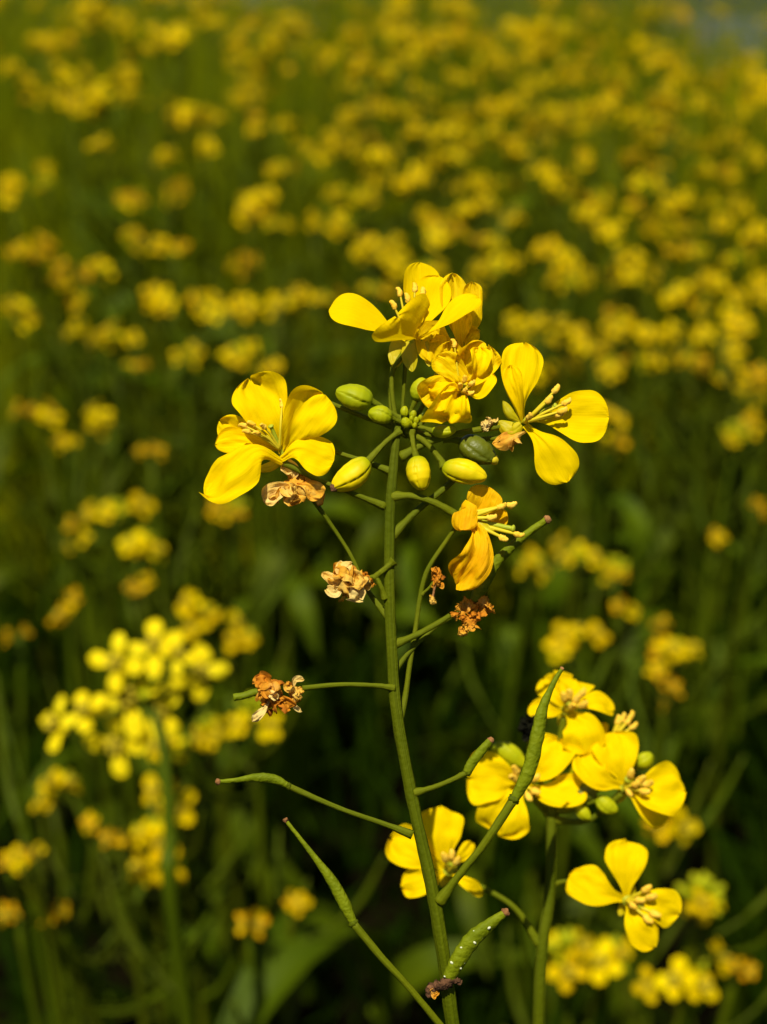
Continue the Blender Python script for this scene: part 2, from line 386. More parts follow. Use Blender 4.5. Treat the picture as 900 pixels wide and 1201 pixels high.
def crumple(parent, c, rad, ax=(1, 0, 0), elong=1.0, flaps=9, matn='petal_dry', seed=None, name='withered_flower', label=None, spread=1.0, ruf=0.42):
    """shrivelled petals: many tight wrinkled sheets folded over each other around a small core"""
    sd_ = seed or nxt(); rn = random.Random(sd_ * 13)
    c = np.array(c, float); axn = nrm(np.array(ax, float)); mb = MB(); rad = rad * 0.88
    v, f, uv = lump_pts(c, rad * 0.55, ax, elong, 0.7, sd_, 30, 22, 1.8, sharp=True); mb.add(W(v), f, uv)
    for k in range(flaps):
        dr = nrm(np.array([rn.gauss(0, 1), rn.gauss(0, 1), rn.gauss(0.5, .8)])); dr = nrm(dr + axn * rn.uniform(-1, 1) * (elong - 1) * 1.2)
        o = nrm(np.cross(dr, np.array([rn.gauss(0, 1), rn.gauss(0, 1), rn.gauss(0, 1)])))
        st = c + axn * rn.uniform(-0.4, 0.4) * rad * elong + dr * rad * 0.1
        m1 = st + dr * rad * 0.75 * spread + o * rad * 0.35
        e = m1 + (o * rn.uniform(0.2, 0.8) - dr * rn.uniform(-0.35, 0.3)) * rad * 0.7
        v, f, uv = petal_pts([st, m1, e], rad * rn.uniform(0.9, 1.5), dr + 0.3 * o, cup=rn.uniform(-0.35, 0.35), ruf=ruf, seed=sd_ * 17 + k, nu=15, nv=18, fine=0.06, twist=rn.uniform(-1, 1))
        mb.add(W(v), f, uv)
    return mb.build(name, matn, parent, label=label)

# ------------------------------------------------------------ ground
def ground_z(x, y):
    # gently rising field that crests about three metres away and falls to the water
    z = 0.098 * np.clip(y - 0.2, 0, 2.8) - 0.10 * np.clip(y - 3.0, 0, 60)
    return z
def gap(x, y):
    # lower growth where the water shows between the flower heads; returns 0..1
    px = 450 + FPX * x / (np.abs(y) + 1e-3) * math.cos(PITCH)
    g = 2.0 * np.exp(-((px - 805) / 60) ** 2) + .8 * np.exp(-((px - 885) / 30) ** 2) + .45 * np.exp(-((px - 575) / 40) ** 2) + .35 * np.exp(-((px - 320) / 40) ** 2) + .25 * np.exp(-((px - 380) / 25) ** 2)
    return np.clip(g, 0, 1.9) * np.clip((y - 1.2) / .8, 0, 1)
def build_ground():
    xs = np.r_[-900, -200, -60, -20, np.linspace(-6, 6, 61), 20, 60, 200, 900]
    ys = np.r_[-900, -200, -40, -8, np.linspace(-2, 6, 61), 10, 20, 40, 63, 64, 80]
    V, F = [], []
    for y in ys:
        for x in xs:
            V.append((x, y, float(ground_z(x, y)) + (0.012 * noise.noise(Vector((x * 7, y * 7, 0))) if abs(x) < 7 and -2 < y < 7 else 0)))
    nx = len(xs)
    me = MB().add(V, [(j * nx + i, j * nx + i + 1, (j + 1) * nx + i + 1, (j + 1) * nx + i) for j in range(len(ys) - 1) for i in range(nx - 1)])
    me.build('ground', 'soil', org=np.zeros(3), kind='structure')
    wz = -5.6
    MB().add([(-1500, 58, wz), (1500, 58, wz), (1500, 1400, wz), (-1500, 1400, wz)], [(0, 1, 2, 3)]).build('water', 'water', org=np.zeros(3), kind='structure')
    V, F = [], []
    n = 160
    for j, (yy, k) in enumerate([(700, 0), (820, 0.6), (1000, 1.0), (1300, 0.0)]):
        for i in range(n):
            x = -1400 + 2800 * i / (n - 1)
            h = 22 + 26 * noise.noise(Vector((x * 0.004, yy * 0.001, 3))) + 10 * noise.noise(Vector((x * 0.02, yy * 0.01, 7)))
            V.append((x, yy, wz - 1 + k * max(6, h)))
    MB().add(V, grid_faces(n, 4)).build('hills', 'hill', org=np.zeros(3), kind='structure')
build_ground()

# ------------------------------------------------------------ hero plant
def world_tail(px, py, z, bx, by):
    """points (in photo space) cannot reach the ground handily; return world list from the frame edge to a rooted base"""
    a = W([(px, py, z)])[0]; g = np.array([bx, by, float(ground_z(bx, by))])
    return a, g

base_w = np.array([0.035, 0.205, float(ground_z(0.035, 0.205))])
plant = empty('rapeseed_plant', base_w, label='tall sharp rapeseed plant in full focus with green stem and yellow flowers at its top', category='flowering plant')
ST = [(467, 500, -4), (462, 545, -2), (458, 600, 0), (457, 690, 0), (461, 780, 0), (465, 831, 0), (478, 907, 0), (491, 970, 0), (505.5, 1033, 0), (520, 1118, -4), (531, 1198, -12), (545, 1290, -30)]
cw = W(spline(ST, 90))
g0 = cw[-1]
cw = np.vstack([cw, spline([cw[-1], g0 * 0.6 + base_w * 0.4 + np.array([0, 0.004, 0]), base_w], 30)[1:]])
px2m = D0 / FPX
rr = np.interp(np.linspace(0, 1, 119), [0, .1, .25, .5, .75, 1], np.array([3.8, 5.8, 6.4, 7.1, 8.6, 14]) * px2m)
v, f, uv = tube_pts(cw, rr, n=119, sides=18, ridge=0.07, nridge=5, rough=0.12, seed=3)
MB().add(v, f, uv).build('stem', 'stem', plant)

# --- top flower
fl = flower_core(plant, (482, 400, -6), (486, 362, 6), 4.2, label='topmost flower of the plant, petals spread wide and level')
petal(fl, [(476, 398, 0), (438, 376, 12), (411, 364, 18), (386, 364, 14)], 47, (0.15, -0.62, 0.8), cup=0.05, ruf=0.04, notch=0.0)
petal(fl, [(487, 396, -8), (492, 360, -26), (492, 308, -34)], 50, (0.45, 0.1, 0.9), cup=0.16, ruf=0.05, notch=0.02, more=())
petal(fl, [(490, 396, -8), (502, 362, -26), (516, 324, -26)], 44, (-0.25, 0.1, 0.95), cup=0.10, ruf=0.05, notch=0.0)
petal(fl, [(488, 397, -6), (481, 389, 24), (468, 372, 56)], 84, (-0.59, -0.74, -0.3), cup=0.12, ruf=0.05, notch=0.0)
petal(fl, [(488, 398, 2), (522, 379, 14), (563, 350, 8)], 50, (-0.15, -0.92, 0.26), cup=0.10, ruf=0.06, notch=0.0, twist=0.15)
petal(fl, [(486, 396, -2), (470, 406, -8), (462, 432, -8)], 30, (0, 0, 1), 'sepal', 'sepal', cup=-0.2)
petal(fl, [(484, 396, -6), (500, 408, -8), (504, 430, -8)], 20, (0, 0, 1), 'sepal', 'sepal', cup=-0.2)
petal(fl, [(484, 398, -2), (480, 412, -2), (484, 436, -2)], 24, (0, 0, 1), 'sepal', 'sepal', cup=-0.2)
for tp in [(462, 358, 14), (469, 343, 6), (478, 350, 12), (487, 338, -2), (496, 343, 0), (492, 356, 8)]:
    stamen(fl, (482 + (tp[0] - 480) * 0.25, 393, 2), tp, ar=3.7)
pedicel(fl, [(468, 508, -8), (461, 470, -10), (461, 435, -10), (478, 408, -8)], 5.5, 7)

# --- wilted flower behind the top one
fl = flower_core(plant, (540, 418, -22), (545, 392, -18), 3.6, label='wilted flower standing behind the top flower, petals crumpled upright')
petal(fl, [(542, 412, -26), (532, 368, -30), (531, 321, -34)], 34, (0.2, 0, 1), 'petal_old', cup=0.18, ruf=0.22, fine=0.03)
petal(fl, [(546, 412, -24), (556, 372, -20), (557, 332, -26)], 24, (-0.3, 0, 1), 'petal_old', cup=0.2, ruf=0.3, fine=0.03)
petal(fl, [(545, 414, -18), (551, 395, -10), (561, 386, -8)], 20, (-0.5, -0.5, 1), 'petal_old', cup=-0.3, ruf=0.4, fine=0.04)
petal(fl, [(543, 412, -20), (540, 392, -12), (545, 365, -16)], 22, (0.1, 0, 1), 'petal_old', cup=0.25, ruf=0.25, fine=0.03)
petal(fl, [(536, 410, -20), (520, 396, -12), (507, 388, -10), (506, 424, -8)], 36, (0, 0.2, 1), 'petal_old', cup=0.2, ruf=0.15)
pedicel(fl, [(474, 512, -14), (500, 470, -30), (520, 440, -30), (538, 420, -24)], 5)

# --- crumpled flower
fl = flower_core(plant, (524, 470, -6), (545, 452, 12), 3.6, label='half closed crumpled flower to the right of the topmost buds')
kw = dict(cup=0.18, ruf=0.34, fine=0.03)
petal(fl, [(530, 468, -2), (525, 440, 4), (527, 400, 6)], 34, (0.3, 0, 1), 'petal_old', **kw)
petal(fl, [(532, 466, 0), (552, 436, 4), (570, 403, 4)], 52, (-0.5, 0.1, 1), 'petal_old', cup=0.5, ruf=0.35, twist=0.7)
petal(fl, [(548, 450, 10), (560, 430, 26), (562, 408, 14)], 26, (0.7, -0.2, 0.8), 'petal', cup=0.3, ruf=0.3, twist=-0.6)
petal(fl, [(532, 468, 4), (540, 444, 16), (512, 418, 18)], 30, (0.4, -0.2, 1), 'petal_old', **kw)
petal(fl, [(540, 462, 4), (522, 456, 16), (498, 474, 16)], 44, (0.2, -0.3, 1), 'petal_old', **kw)
petal(fl, [(540, 460, 6), (534, 470, 22), (526, 494, 14)], 52, (0.3, -0.3, 1), 'petal', cup=0.4, ruf=0.38, twist=0.5)
petal(fl, [(542, 458, 14), (526, 452, 28), (506, 462, 24)], 26, (0.2, -0.8, 0.7), 'petal', cup=0.3, ruf=0.35)
petal(fl, [(542, 460, 6), (562, 458, 18), (575, 436, 14)], 30, (-0.3, -0.1, 1), 'petal', cup=0.2, ruf=0.18)
petal(fl, [(522, 470, -4), (510, 455, 0), (514, 432, 2)], 12, (-0.3, 0, 1), 'sepal', 'sepal', cup=-0.2)
for tp in [(545, 445, 24), (553, 450, 26), (546, 458, 28), (540, 452, 24), (533, 403, 16), (551, 461, 24)]:
    stamen(fl, (540, 460, 8), tp, ar=3.3, r=1.5)
pedicel(fl, [(478, 512, -10), (492, 500, -12), (505, 482, -12), (522, 471, -6)], 6, 9)

# --- left flower
fl = flower_core(plant, (333, 536, -4), (318, 500, 12), 4.2, label='large open flower furthest out on the left side')
petal(fl, [(332, 530, -4), (316, 490, 4), (293, 444, -4)], 68, (0.15, 0.1, 1), cup=0.12, ruf=0.17, notch=0.05)
petal(fl, [(331, 535, 0), (350, 500, 10), (380, 462, 6)], 66, (0.1, 0, 1), cup=0.08, ruf=0.19, notch=0.02, fold=0.25,
      more=[([(330, 538, 3), (352, 528, 14), (391, 542, 8)], 52, (0.2, -0.4, 0.9), dict(cup=0.06, ruf=0.1, notch=0.0))])
petal(fl, [(332, 541, 4), (302, 530, 24), (270, 556, 30), (239, 579, 20)], 60, (-0.15, -0.5, 0.9), cup=-0.16, ruf=0.20, notch=0.0)
petal(fl, [(328, 526, -14), (285, 512, -12), (258, 494, -14)], 34, (0.1, -0.1, 1), 'petal', cup=0.15, ruf=0.2,
      more=[([(328, 528, -14), (282, 520, -8), (253, 522, -8)], 34, (0.1, -0.4, 1), dict(cup=0.2, ruf=0.25))])
petal(fl, [(334, 538, -6), (318, 548, 2), (298, 552, 4)], 16, (0, 0.4, 1), 'sepal', 'sepal', cup=-0.2)
petal(fl, [(336, 536, -6), (340, 516, -4), (336, 486, -2)], 14, (0.4, 0, 1), 'sepal', 'sepal', cup=-0.2)
for tp in [(331, 474, 6), (296, 497, 18), (290, 506, 20), (302, 508, 24), (309, 500, 22), (286, 499, 16)]:
    stamen(fl, (328, 527, 4), tp, ar=3.2, mid=((tp[0] + 328) / 2, (tp[1] + 527) / 2 - 3, 14))
pedicel(fl, [(452, 594, -2), (410, 577, 4), (372, 562, 2), (334, 543, -2)], 6.0, 8)

# --- right flower
fl = flower_core(plant, (606, 497, -6), (652, 476, 18), 4.4, label='large open flower furthest out on the right side')
petal(fl, [(612, 496, -4), (609, 455, 4), (615, 402, -2)], 52, (0.2, 0, 1), cup=0.10, ruf=0.11, notch=0.03)
petal(fl, [(613, 496, 0), (607, 465, 16), (600, 428, 14)], 26, (-0.5, 0, 1), cup=0.16, ruf=0.14, notch=0.0)
petal(fl, [(620, 490, 0), (668, 488, 6), (714, 489, 2)], 64, (0, -0.1, 1), cup=0.08, ruf=0.07, notch=0.02)
petal(fl, [(616, 498, 2), (642, 525, 16), (666, 565, 8)], 52, (-0.1, -0.1, 1), cup=-0.05, ruf=0.08, notch=0.0)
petal(fl, [(612, 498, 2), (600, 506, 6), (584, 494, 2)], 26, (0, 0.2, 1), 'sepal', 'sepal', cup=-0.25)
petal(fl, [(610, 494, 0), (598, 486, 4), (590, 470, 2)], 16, (-0.3, 0, 1), 'sepal', 'sepal', cup=-0.25)
for tp in [(652, 457, 20), (644, 469, 24), (664, 472, 22), (659, 482, 26), (655, 486, 22), (621, 489, 22)]:
    stamen(fl, (616, 495, 6), tp, ar=4.0, r=2.3)
pedicel(fl, [(470, 536, -6), (500, 520, -4), (540, 508, -2), (580, 501, -2), (606, 497, -4)], 7.5, 9)

# --- orange half open flower
fl = flower_core(plant, (538, 607, 0), (602, 620, 8), 5.2, label='small orange yellow flower below the right side buds, thick green pistil sticking out')
petal(fl, [(540, 608, -8), (560, 598, -6), (573, 571, -4)], 44, (-0.1, 0.5, 0.9), 'petal_amber', cup=0.25, ruf=0.10)
petal(fl, [(539, 610, 2), (546, 596, 16), (541, 622, 22)], 32, (-0.2, -0.2, 1), 'petal_amber', cup=-0.25, ruf=0.14)
petal(fl, [(541, 612, 4), (560, 622, 14), (560, 652, 24), (535, 686, 10)], 46, (0.35, -0.2, 1), 'petal_amber', cup=0.12, ruf=0.30, fine=0.02)
petal(fl, [(546, 608, -12), (575, 612, -14), (594, 600, -12)], 26, (0, 0, 1), 'petal_amber', cup=0.2, ruf=0.15)
petal(fl, [(538, 607, 2), (560, 613, 10), (580, 622, 12)], 15, (0, -0.3, 1), 'sepal', 'sepal', cup=-0.3)
petal(fl, [(538, 604, 0), (545, 597, 4), (556, 596, 6)], 14, (0, -0.3, 1), 'sepal', 'sepal', cup=-0.3)
for b_, tp in [((552, 602, 2), (600, 592, 6)), ((552, 606, 4), (588, 594, 10)), ((552, 612, 4), (590, 631, 14)), ((556, 614, 4), (608, 627, 8)), ((552, 608, 6), (576, 607, 14))]:
    stamen(fl, b_, tp, ar=4.0, r=3.0)
pedicel(fl, [(461, 582, 0), (484, 582, 6), (508, 589, 6), (536, 604, 0)], 8, 9.5)

# --- buds
bud(plant, (437, 470, 2), (394, 459, 6), 30, 'bud', [(472, 492, -2), (455, 481, 0)], 5.5, label='largest bud, pointing left above the left flower stalk')
bud(plant, (460, 490, 4), (432, 484, 10), 22, 'bud', [(474, 497, 0), (466, 493, 2)], 5)
bud(plant, (488, 470, 2), (497, 443, 4), 21, 'bud', [(481, 494, 0), (482, 482, 0)], 5)
bud(plant, (433, 540, 6), (391, 573, 12), 31, 'bud_ripe', [(470, 505, 0), (452, 519, 4)], 6.5, tipmat='rot', label='yellow bud hanging down left with a brown tip')
bud(plant, (488, 535, 12), (496, 575, 18), 30, 'bud_ripe', [(483, 505, 6), (485, 522, 12)], 6, label='yellow green bud hanging straight down')
bud(plant, (519, 548, 8), (571, 560, 12), 29, 'bud_ripe', [(480, 508, -2), (498, 518, 0), (516, 538, 2)], 7, label='plump orange yellow bud lying level to the right')
bud(plant, (506, 506, 8), (535, 504, 12), 15, 'bud', [(485, 500, 2), (498, 502, 6)], 5)
bud(plant, (540, 517, -12), (581, 540, -6), 33, 'bud_green', [(487, 508, -8), (515, 512, -12)], 6, tipmat='filament', label='dark green bud in the shade under the right flower stalk')
bud(plant, (475, 489, 6), (475, 476, 10), 10, 'bud', [(476, 498, 2)], 5)
bud(plant, (478, 501, 10), (474, 490, 18), 11.5, 'bud', [(479, 506, 4)], 5)
for (x, y, s_) in [(485, 486, 8), (488, 493, 7), (481, 497, 6.5), (487, 499, 6), (493, 490, 6), (483, 491, 6)]:
    bud(plant, (x - 0.5, y + s_ * .6, 6), (x + 0.5, y - s_ * .6, 12), s_, 'bud', [(x * .5 + 240, y * .5 + 252, 2)], 3.5)
# bare stalks
pedicel(plant, [(466, 512, -10), (459, 480, -14), (460, 440, -16), (464, 418, -12)], 6, 6)
pedicel(plant, [(470, 508, -16), (473, 470, -20), (476, 420, -16)], 4.5, 5)
pedicel(plant, [(459, 553, -8), (425, 540, -14), (395, 530, -22), (350, 508, -30)], 6, 5)
pedicel(plant, [(468, 502, -14), (436, 492, -16), (408, 481, -20), (372, 466, -24)], 6, 5)
pedicel(plant, [(459, 630, -6), (478, 610, -8), (494, 595, -10), (527, 568, -18), (550, 542, -24)], 8, 7)

# --- withered flowers
o = crumple(plant, (348, 571, -14), 20, (1, -0.2, 0), 1.3, 10, 'petal_dry', label='pale orange withered flower hanging under the left flower', spread=1.2)
petal(o, [(350, 575, -8), (330, 575, -4), (309, 588, -4)], 26, (0, -0.3, 1), 'petal_cream', cup=0.2, ruf=0.35, fine=0.05)
petal(o, [(345, 565, -8), (345, 552, -4), (330, 546, -6)], 20, (0, -0.3, 1), 'petal_cream', cup=0.2, ruf=0.35, fine=0.05)
petal(o, [(348, 568, -2), (362, 570, 4), (376, 584, 2)], 24, (0, -0.3, 1), 'petal_dry', cup=0.2, ruf=0.25, fine=0.05)
pedicel(o, [(458, 728, -6), (430, 690, -20), (412, 652, -24), (395, 625, -24), (372, 592, -18), (358, 576, -14)], 5, 6)
o = crumple(plant, (410, 685, 6), 21, (1, 0.1, 0), 1.25, 12, 'petal_dry', label='cream and orange shrivelled flower beside the middle of the stem')
petal(o, [(405, 688, 10), (392, 684, 16), (378, 672, 14)], 15, (0.2, -0.3, 1), 'petal_cream', cup=0.3, ruf=0.4, fine=0.05)
petal(o, [(405, 688, 14), (392, 696, 20), (384, 690, 16)], 15, (0.2, -0.3, 1), 'petal_cream', cup=0.3, ruf=0.4, fine=0.05)
petal(o, [(405, 685, 16), (418, 694, 26), (424, 704, 20)], 24, (0.2, -0.3, 1), 'petal_cream', cup=-0.3, ruf=0.35, fine=0.05)
petal(o, [(408, 683, 10), (404, 668, 20), (412, 662, 16)], 22, (0.2, -0.3, 1), 'petal_cream', cup=-0.3, ruf=0.35, fine=0.05)
crumple(o, (431, 681, 4), 10, (1, 0, 0), 1.0, 4, 'petal_orange', name='petal')
pedicel(o, [(452, 702, 2), (447, 688, 6), (440, 677, 5), (428, 680, 4)], 6, 6)
pedicel(o, [(462, 658, 6), (452, 667, 7), (438, 678, 5)], 7.5, 7)
o = crumple(plant, (319, 814, 6), 19, (0.3, 1, 0), 1.1, 13, 'petal_orange', label='bright orange shrivelled flower at the end of the long level stalk')
crumple(o, (347, 814, 2), 11, (0.3, 1, 0), 1.3, 6, 'petal_dry', name='sepal')
petal(o, [(345, 810, 4), (346, 798, 8), (356, 797, 4)], 8, (0.2, -0.3, 1), 'petal_cream', 'sepal', cup=0.3, ruf=0.3)
petal(o, [(345, 818, 4), (346, 830, 8), (354, 834, 4)], 7, (0.2, -0.3, 1), 'petal_cream', 'sepal', cup=0.3, ruf=0.3)
petal(o, [(318, 820, 8), (308, 834, 12), (296, 846, 8)], 11, (0.2, -0.3, 1), 'petal_cream', cup=0.3, ruf=0.5, fine=0.05)
petal(o, [(312, 812, 14), (318, 814, 24), (324, 820, 20)], 12, (0.2, -0.3, 1), 'petal_cream', cup=0.3, ruf=0.5, fine=0.05)
tube(MB(), [(318, 812, 0), (300, 812, 2), (286, 816, 4), (274, 818, 4)], [4, 4.5, 4.2, 4.6], n=24, sides=12, rough=0.1).build('pod', 'pod', o)
pedicel(o, [(463, 807, 4), (440, 804, 8), (400, 803, 8), (355, 807, 4)], 6, 6.5)
o = crumple(plant, (596, 517, -2), 11, (1, -0.3, 0), 2.0, 6, 'petal_dry', label='brownish withered flower tucked under the right flower')
petal(o, [(618, 505, -2), (600, 512, 8), (578, 520, 6)], 20, (0, -0.4, 1), 'petal_dry', cup=-0.3, ruf=0.3, fine=0.04)
pedicel(o, [(520, 516, -12), (560, 515, -14), (588, 514, -8)], 5, 6)
o = crumple(plant, (571, 497, 4), 8, (1, -0.4, 0), 1.4, 6, 'petal_cream', label='tiny white withered petal left of the right flower')
o = crumple(plant, (548, 711, -14), 11, (0, 1, 0), 1.1, 7, 'petal_orange', label='hanging chain of orange shrivelled petals under the small orange flower')
crumple(o, (551, 729, -12), 11, (1, -0.4, 0), 1.3, 7, 'petal_orange', name='petal')
crumple(o, (543, 742, -12), 7, (1, -0.4, 0), 1.3, 5, 'petal_dry', name='petal')
crumple(o, (567, 708, -22), 12, (0.2, 1, 0), 1.3, 6, 'petal_orange', name='petal')
crumple(o, (534, 721, -12), 5, (1, -0.4, 0), 1.6, 4, 'petal_orange', name='petal')
pedicel(o, [(460, 757, -2), (490, 744, -6), (512, 732, -10), (528, 722, -14)], 7.5, 6)
o = crumple(plant, (512, 677, -20), 9, (0.2, -1, 0), 1.8, 7, 'petal_orange', label='small dark orange withered flower on the thin side stalk')
pedicel(o, [(495, 697, -24), (503, 690, -21), (511, 680, -20)], 3.5, 4)
pedicel(o, [(511, 682, -20), (509, 694, -20), (507, 703, -20)], 3, 3, 'tip', 'petal')
crumple(o, (507, 704, -20), 5, (0, 1, 0), 1.6, 4, 'petal_dry', name='petal')
pedicel(o, [(467, 850, -4), (475, 820, -14), (480, 785, -18), (488, 735, -22), (493, 700, -24), (502, 668, -24), (524, 634, -24), (540, 612, -16)], 6, 5)

# --- pods
pod(plant, [(556, 706, -22), (566, 686, -20), (580, 662, -16), (612, 631, -10), (641, 610, -8)], [5, 8, 8, 5.5, 4.2, 3.8], label='green pod rising right with a dark tip below the right flower', tipr=5)
pedicel(plant, [(461, 790, -6), (480, 765, -16), (508, 738, -26), (532, 722, -28), (558, 704, -24)], 5, 6)
pod(plant, [(339, 922, 4), (322, 914, 4), (300, 912, 6), (278, 915, 6), (257, 917, 6)], [3, 5, 5.6, 3.6, 2.6, 2.4], [(484, 979, 2), (450, 966, 4), (409, 952, 6), (372, 937, 5), (339, 922, 4)], 6.5,
    label='slender pod on the long stalk reaching left, lowest level stalk', tipr=4)
pod(plant, [(415, 1083, 8), (400, 1052, 8), (386, 1028, 8), (362, 996, 8), (336, 963, 6)], [4.4, 6.6, 6.6, 5.4, 3.4, 2.4, 2.0], [(545, 1240, -14), (514, 1199, -4), (480, 1158, 4), (447, 1122, 8), (415, 1083, 8)], 8.5,
    label='upright green pod with a thin tip at the bottom left of the stem', tipr=3.6)
pod(plant, [(548, 906, 4), (553, 896, 5), (564, 882, 6), (575, 869, 6)], [5, 5.5, 5.5, 5, 4.2], [(486, 930, 2), (510, 923, 4), (532, 914, 4), (548, 906, 4)], 6.5, label='short green pod with a pale knob touching the lower left yellow petal', tipr=4.2)
pod(plant, [(603, 938, 26), (620, 905, 30), (630, 865, 32), (637, 830, 32), (650, 800, 30), (659, 785, 28)], [5, 7.4, 7.8, 7.6, 6, 3.4, 2.6, 2.2], [(515, 1058, 2), (540, 1025, 12), (568, 990, 20), (603, 938, 26)], 9.5,
    label='long diagonal green pod crossing in front of the lower flowers', tipr=2.6, lumps=0.06)
o = pod(plant, [(526, 1148, 14), (540, 1122, 18), (556, 1100, 20), (575, 1084, 20), (592, 1071, 18)], [7, 9, 9.4, 8.4, 6.2, 4.2], label='bumpy diseased pod dotted with pale specks at the foot of the stem', tipr=5.5, lumps=0.05)
rn = random.Random(5)
for k in range(10):
    t_ = rn.random(); c_ = spline([(526, 1148, 14), (540, 1122, 18), (556, 1100, 20), (575, 1084, 20)], 50)[int(t_ * 49)]
    a_ = rn.uniform(-1.3, 1.3)
    c_ = c_ + np.array([math.sin(a_) * 8 * .8, math.sin(a_) * 8 * .5, math.cos(a_) * 9])
    v, f, uv = lump_pts(c_, rn.uniform(.7, 1.7), (1, rn.uniform(-1, 1), 0), 1.4, 0.1, k, 8, 6)
    MB().add(W(v), f, uv).build('speck', 'aphid', o)
o = tube(MB(), [(541, 1152, 8), (530, 1150, 14), (518, 1156, 14), (508, 1158, 12), (503, 1170, 10)], [3, 4.5, 6.5, 6, 7, 3], n=34, sides=14, rough=0.9, seed=9).build('withered_flower', 'rot', plant, label='dark brown shrivelled remains at the foot of the stem')
crumple(o, (508, 1163, 12), 7, (0.3, 1, 0), 1.3, 5, 'petal_orange', name='petal')

# ------------------------------------------------------------ second plant, lower right
Z = -260
base2 = np.array([0.034, 0.25, float(ground_z(0.034, 0.25))])
pl2 = empty('rapeseed_plant', base2, label='softly blurred rapeseed plant at lower right, its open yellow flowers crossed by the diagonal pod', category='flowering plant')
cw = W(spline([(648, 935, Z), (647, 968, Z), (645, 1050, Z), (636, 1109, Z), (632, 1194, Z - 10), (634, 1300, Z - 30)], 50))
cw = np.vstack([cw, spline([cw[-1], cw[-1] * .5 + base2 * .5 + np.array([0, .004, 0]), base2], 25)[1:]])
v, f, uv = tube_pts(cw, np.interp(np.linspace(0, 1, 74), [0, .2, .6, 1], np.array([7.2, 7.6, 9, 13]) * px2m), n=74, sides=14, ridge=0.05, rough=0.07, seed=4)
MB().add(v, f, uv).build('stem', 'stem', pl2)
def open_flower(pl, C, petals, tips, label, z=Z, pist=None, ped=None, sep=True, matn='petal', pw=7):
    C = np.array([C[0], C[1], z], float)
    pist = np.array([*(pist or (C[0] + 4, C[1] - 10)), z + 22], float)
    fl = flower_core(pl, C, pist, 5.5, label=label)
    for (tx, ty, wd, dz, n, md) in petals:
        T = np.array([tx, ty, z + dz], float)
        mid = (C + T) / 2 + np.array([0, 0, 14]) + np.array([*md, 0])
        petal(fl, [C, mid, T], wd, n, matn, cup=0.11, ruf=0.14, notch=0.03)
    if sep:
        for a in (0.4, 2.0, 3.6, 5.2):
            e = C + np.array([math.cos(a) * 20, math.sin(a) * 20, -12])
            petal(fl, [C + [0, 0, -4], (C + e) / 2 + [0, 0, -6], e], 15, (0, 0, 1), 'sepal', 'sepal', cup=-0.2)
    for tp in tips: stamen(fl, C + [0, 0, 8], (tp[0], tp[1], z + 30), ar=4.6, r=2.4)
    if ped: pedicel(fl, [(x, y, zz) for x, y, zz in ped], pw, pw + 2)
    return fl
Nf = (0, 0, 1)
open_flower(pl2, (613, 920), [(550, 912, 66, 8, (0.2, -.1, 1), (0, -2)), (584, 979, 64, 6, (0.1, -.4, 1), (-2, 0)), (655, 868, 58, 2, (-.2, 0, 1), (4, 0)), (686, 921, 46, 12, (0, -.6, 1), (2, 12))],
            [(605, 903), (627, 913), (620, 934), (602, 912), (628, 928)], 'open flower directly behind the diagonal pod', ped=[(648, 962, Z), (636, 948, Z - 8), (616, 924, Z - 4)])
open_flower(pl2, (664, 834), [(638, 797, 30, -20, (0, .2, 1), (0, 0)), (621, 829, 26, 8, (0, -.6, 1), (0, 2)), (672, 798, 52, -24, (0, 0.2, 1), (0, 0)), (720, 834, 34, 4, (0, -.7, .8), (4, -12)), (688, 884, 52, 24, (-.1, -.3, 1), (6, -4))],
            [(668, 815), (676, 820), (684, 826), (672, 828), (662, 818), (682, 814)], 'open flower at the top of the lower right cluster', z=Z - 10, ped=[(648, 958, Z - 4), (652, 900, Z - 24), (662, 842, Z - 16)])
open_flower(pl2, (733, 924), [(718, 860, 56, -4, (0.1, 0, 1), (0, 0)), (681, 884, 44, 10, (.2, -.4, 1), (-4, 8)), (803, 928, 66, 8, (-.1, -.2, 1), (0, 0)), (780, 966, 30, -10, (0, 0, 1), (0, 0))],
            [(740, 908), (752, 914), (760, 919), (738, 930), (756, 928), (746, 920)], 'broad open flower furthest right in the lower cluster', z=Z + 5, ped=[(649, 962, Z), (690, 962, Z - 16), (730, 930, Z)])
open_flower(pl2, (735, 1056), [(735, 986, 50, -6, (0, 0, 1), (0, 0)), (671, 1024, 50, 4, (.1, -.2, 1), (0, 6)), (797, 1072, 46, 6, (0, -.2, 1), (0, -4)), (768, 1111, 40, 16, (.2, -.3, 1), (-4, 2))],
            [(758, 1043), (750, 1056), (768, 1072), (760, 1078), (742, 1062), (764, 1052)], 'lowest open flower on its own, below the lower right cluster', z=Z + 5, pist=(752, 1062), ped=[(646, 1038, Z), (668, 1034, Z - 8), (700, 1046, Z - 16), (733, 1058, Z)], pw=5)
f10 = open_flower(pl2, (526, 1022), [(516, 947, 58, 2, (.1, 0, 1), (-4, 0)), (459, 984, 50, 4, (.1, -.1, 1), (0, -2)), (472, 1041, 36, 6, (0, -.3, 1), (0, 2)), (554, 989, 18, -4, (.7, -.2, .6), (0, 0)), (566, 1048, 18, 0, (0, -.3, 1), (0, 0))],
            [(530, 1004), (536, 1010), (522, 1006)], 'flower partly hidden behind the main stem', z=Z, ped=[(633, 1108, Z), (605, 1066, Z), (568, 1042, Z - 4), (530, 1024, Z - 6)])
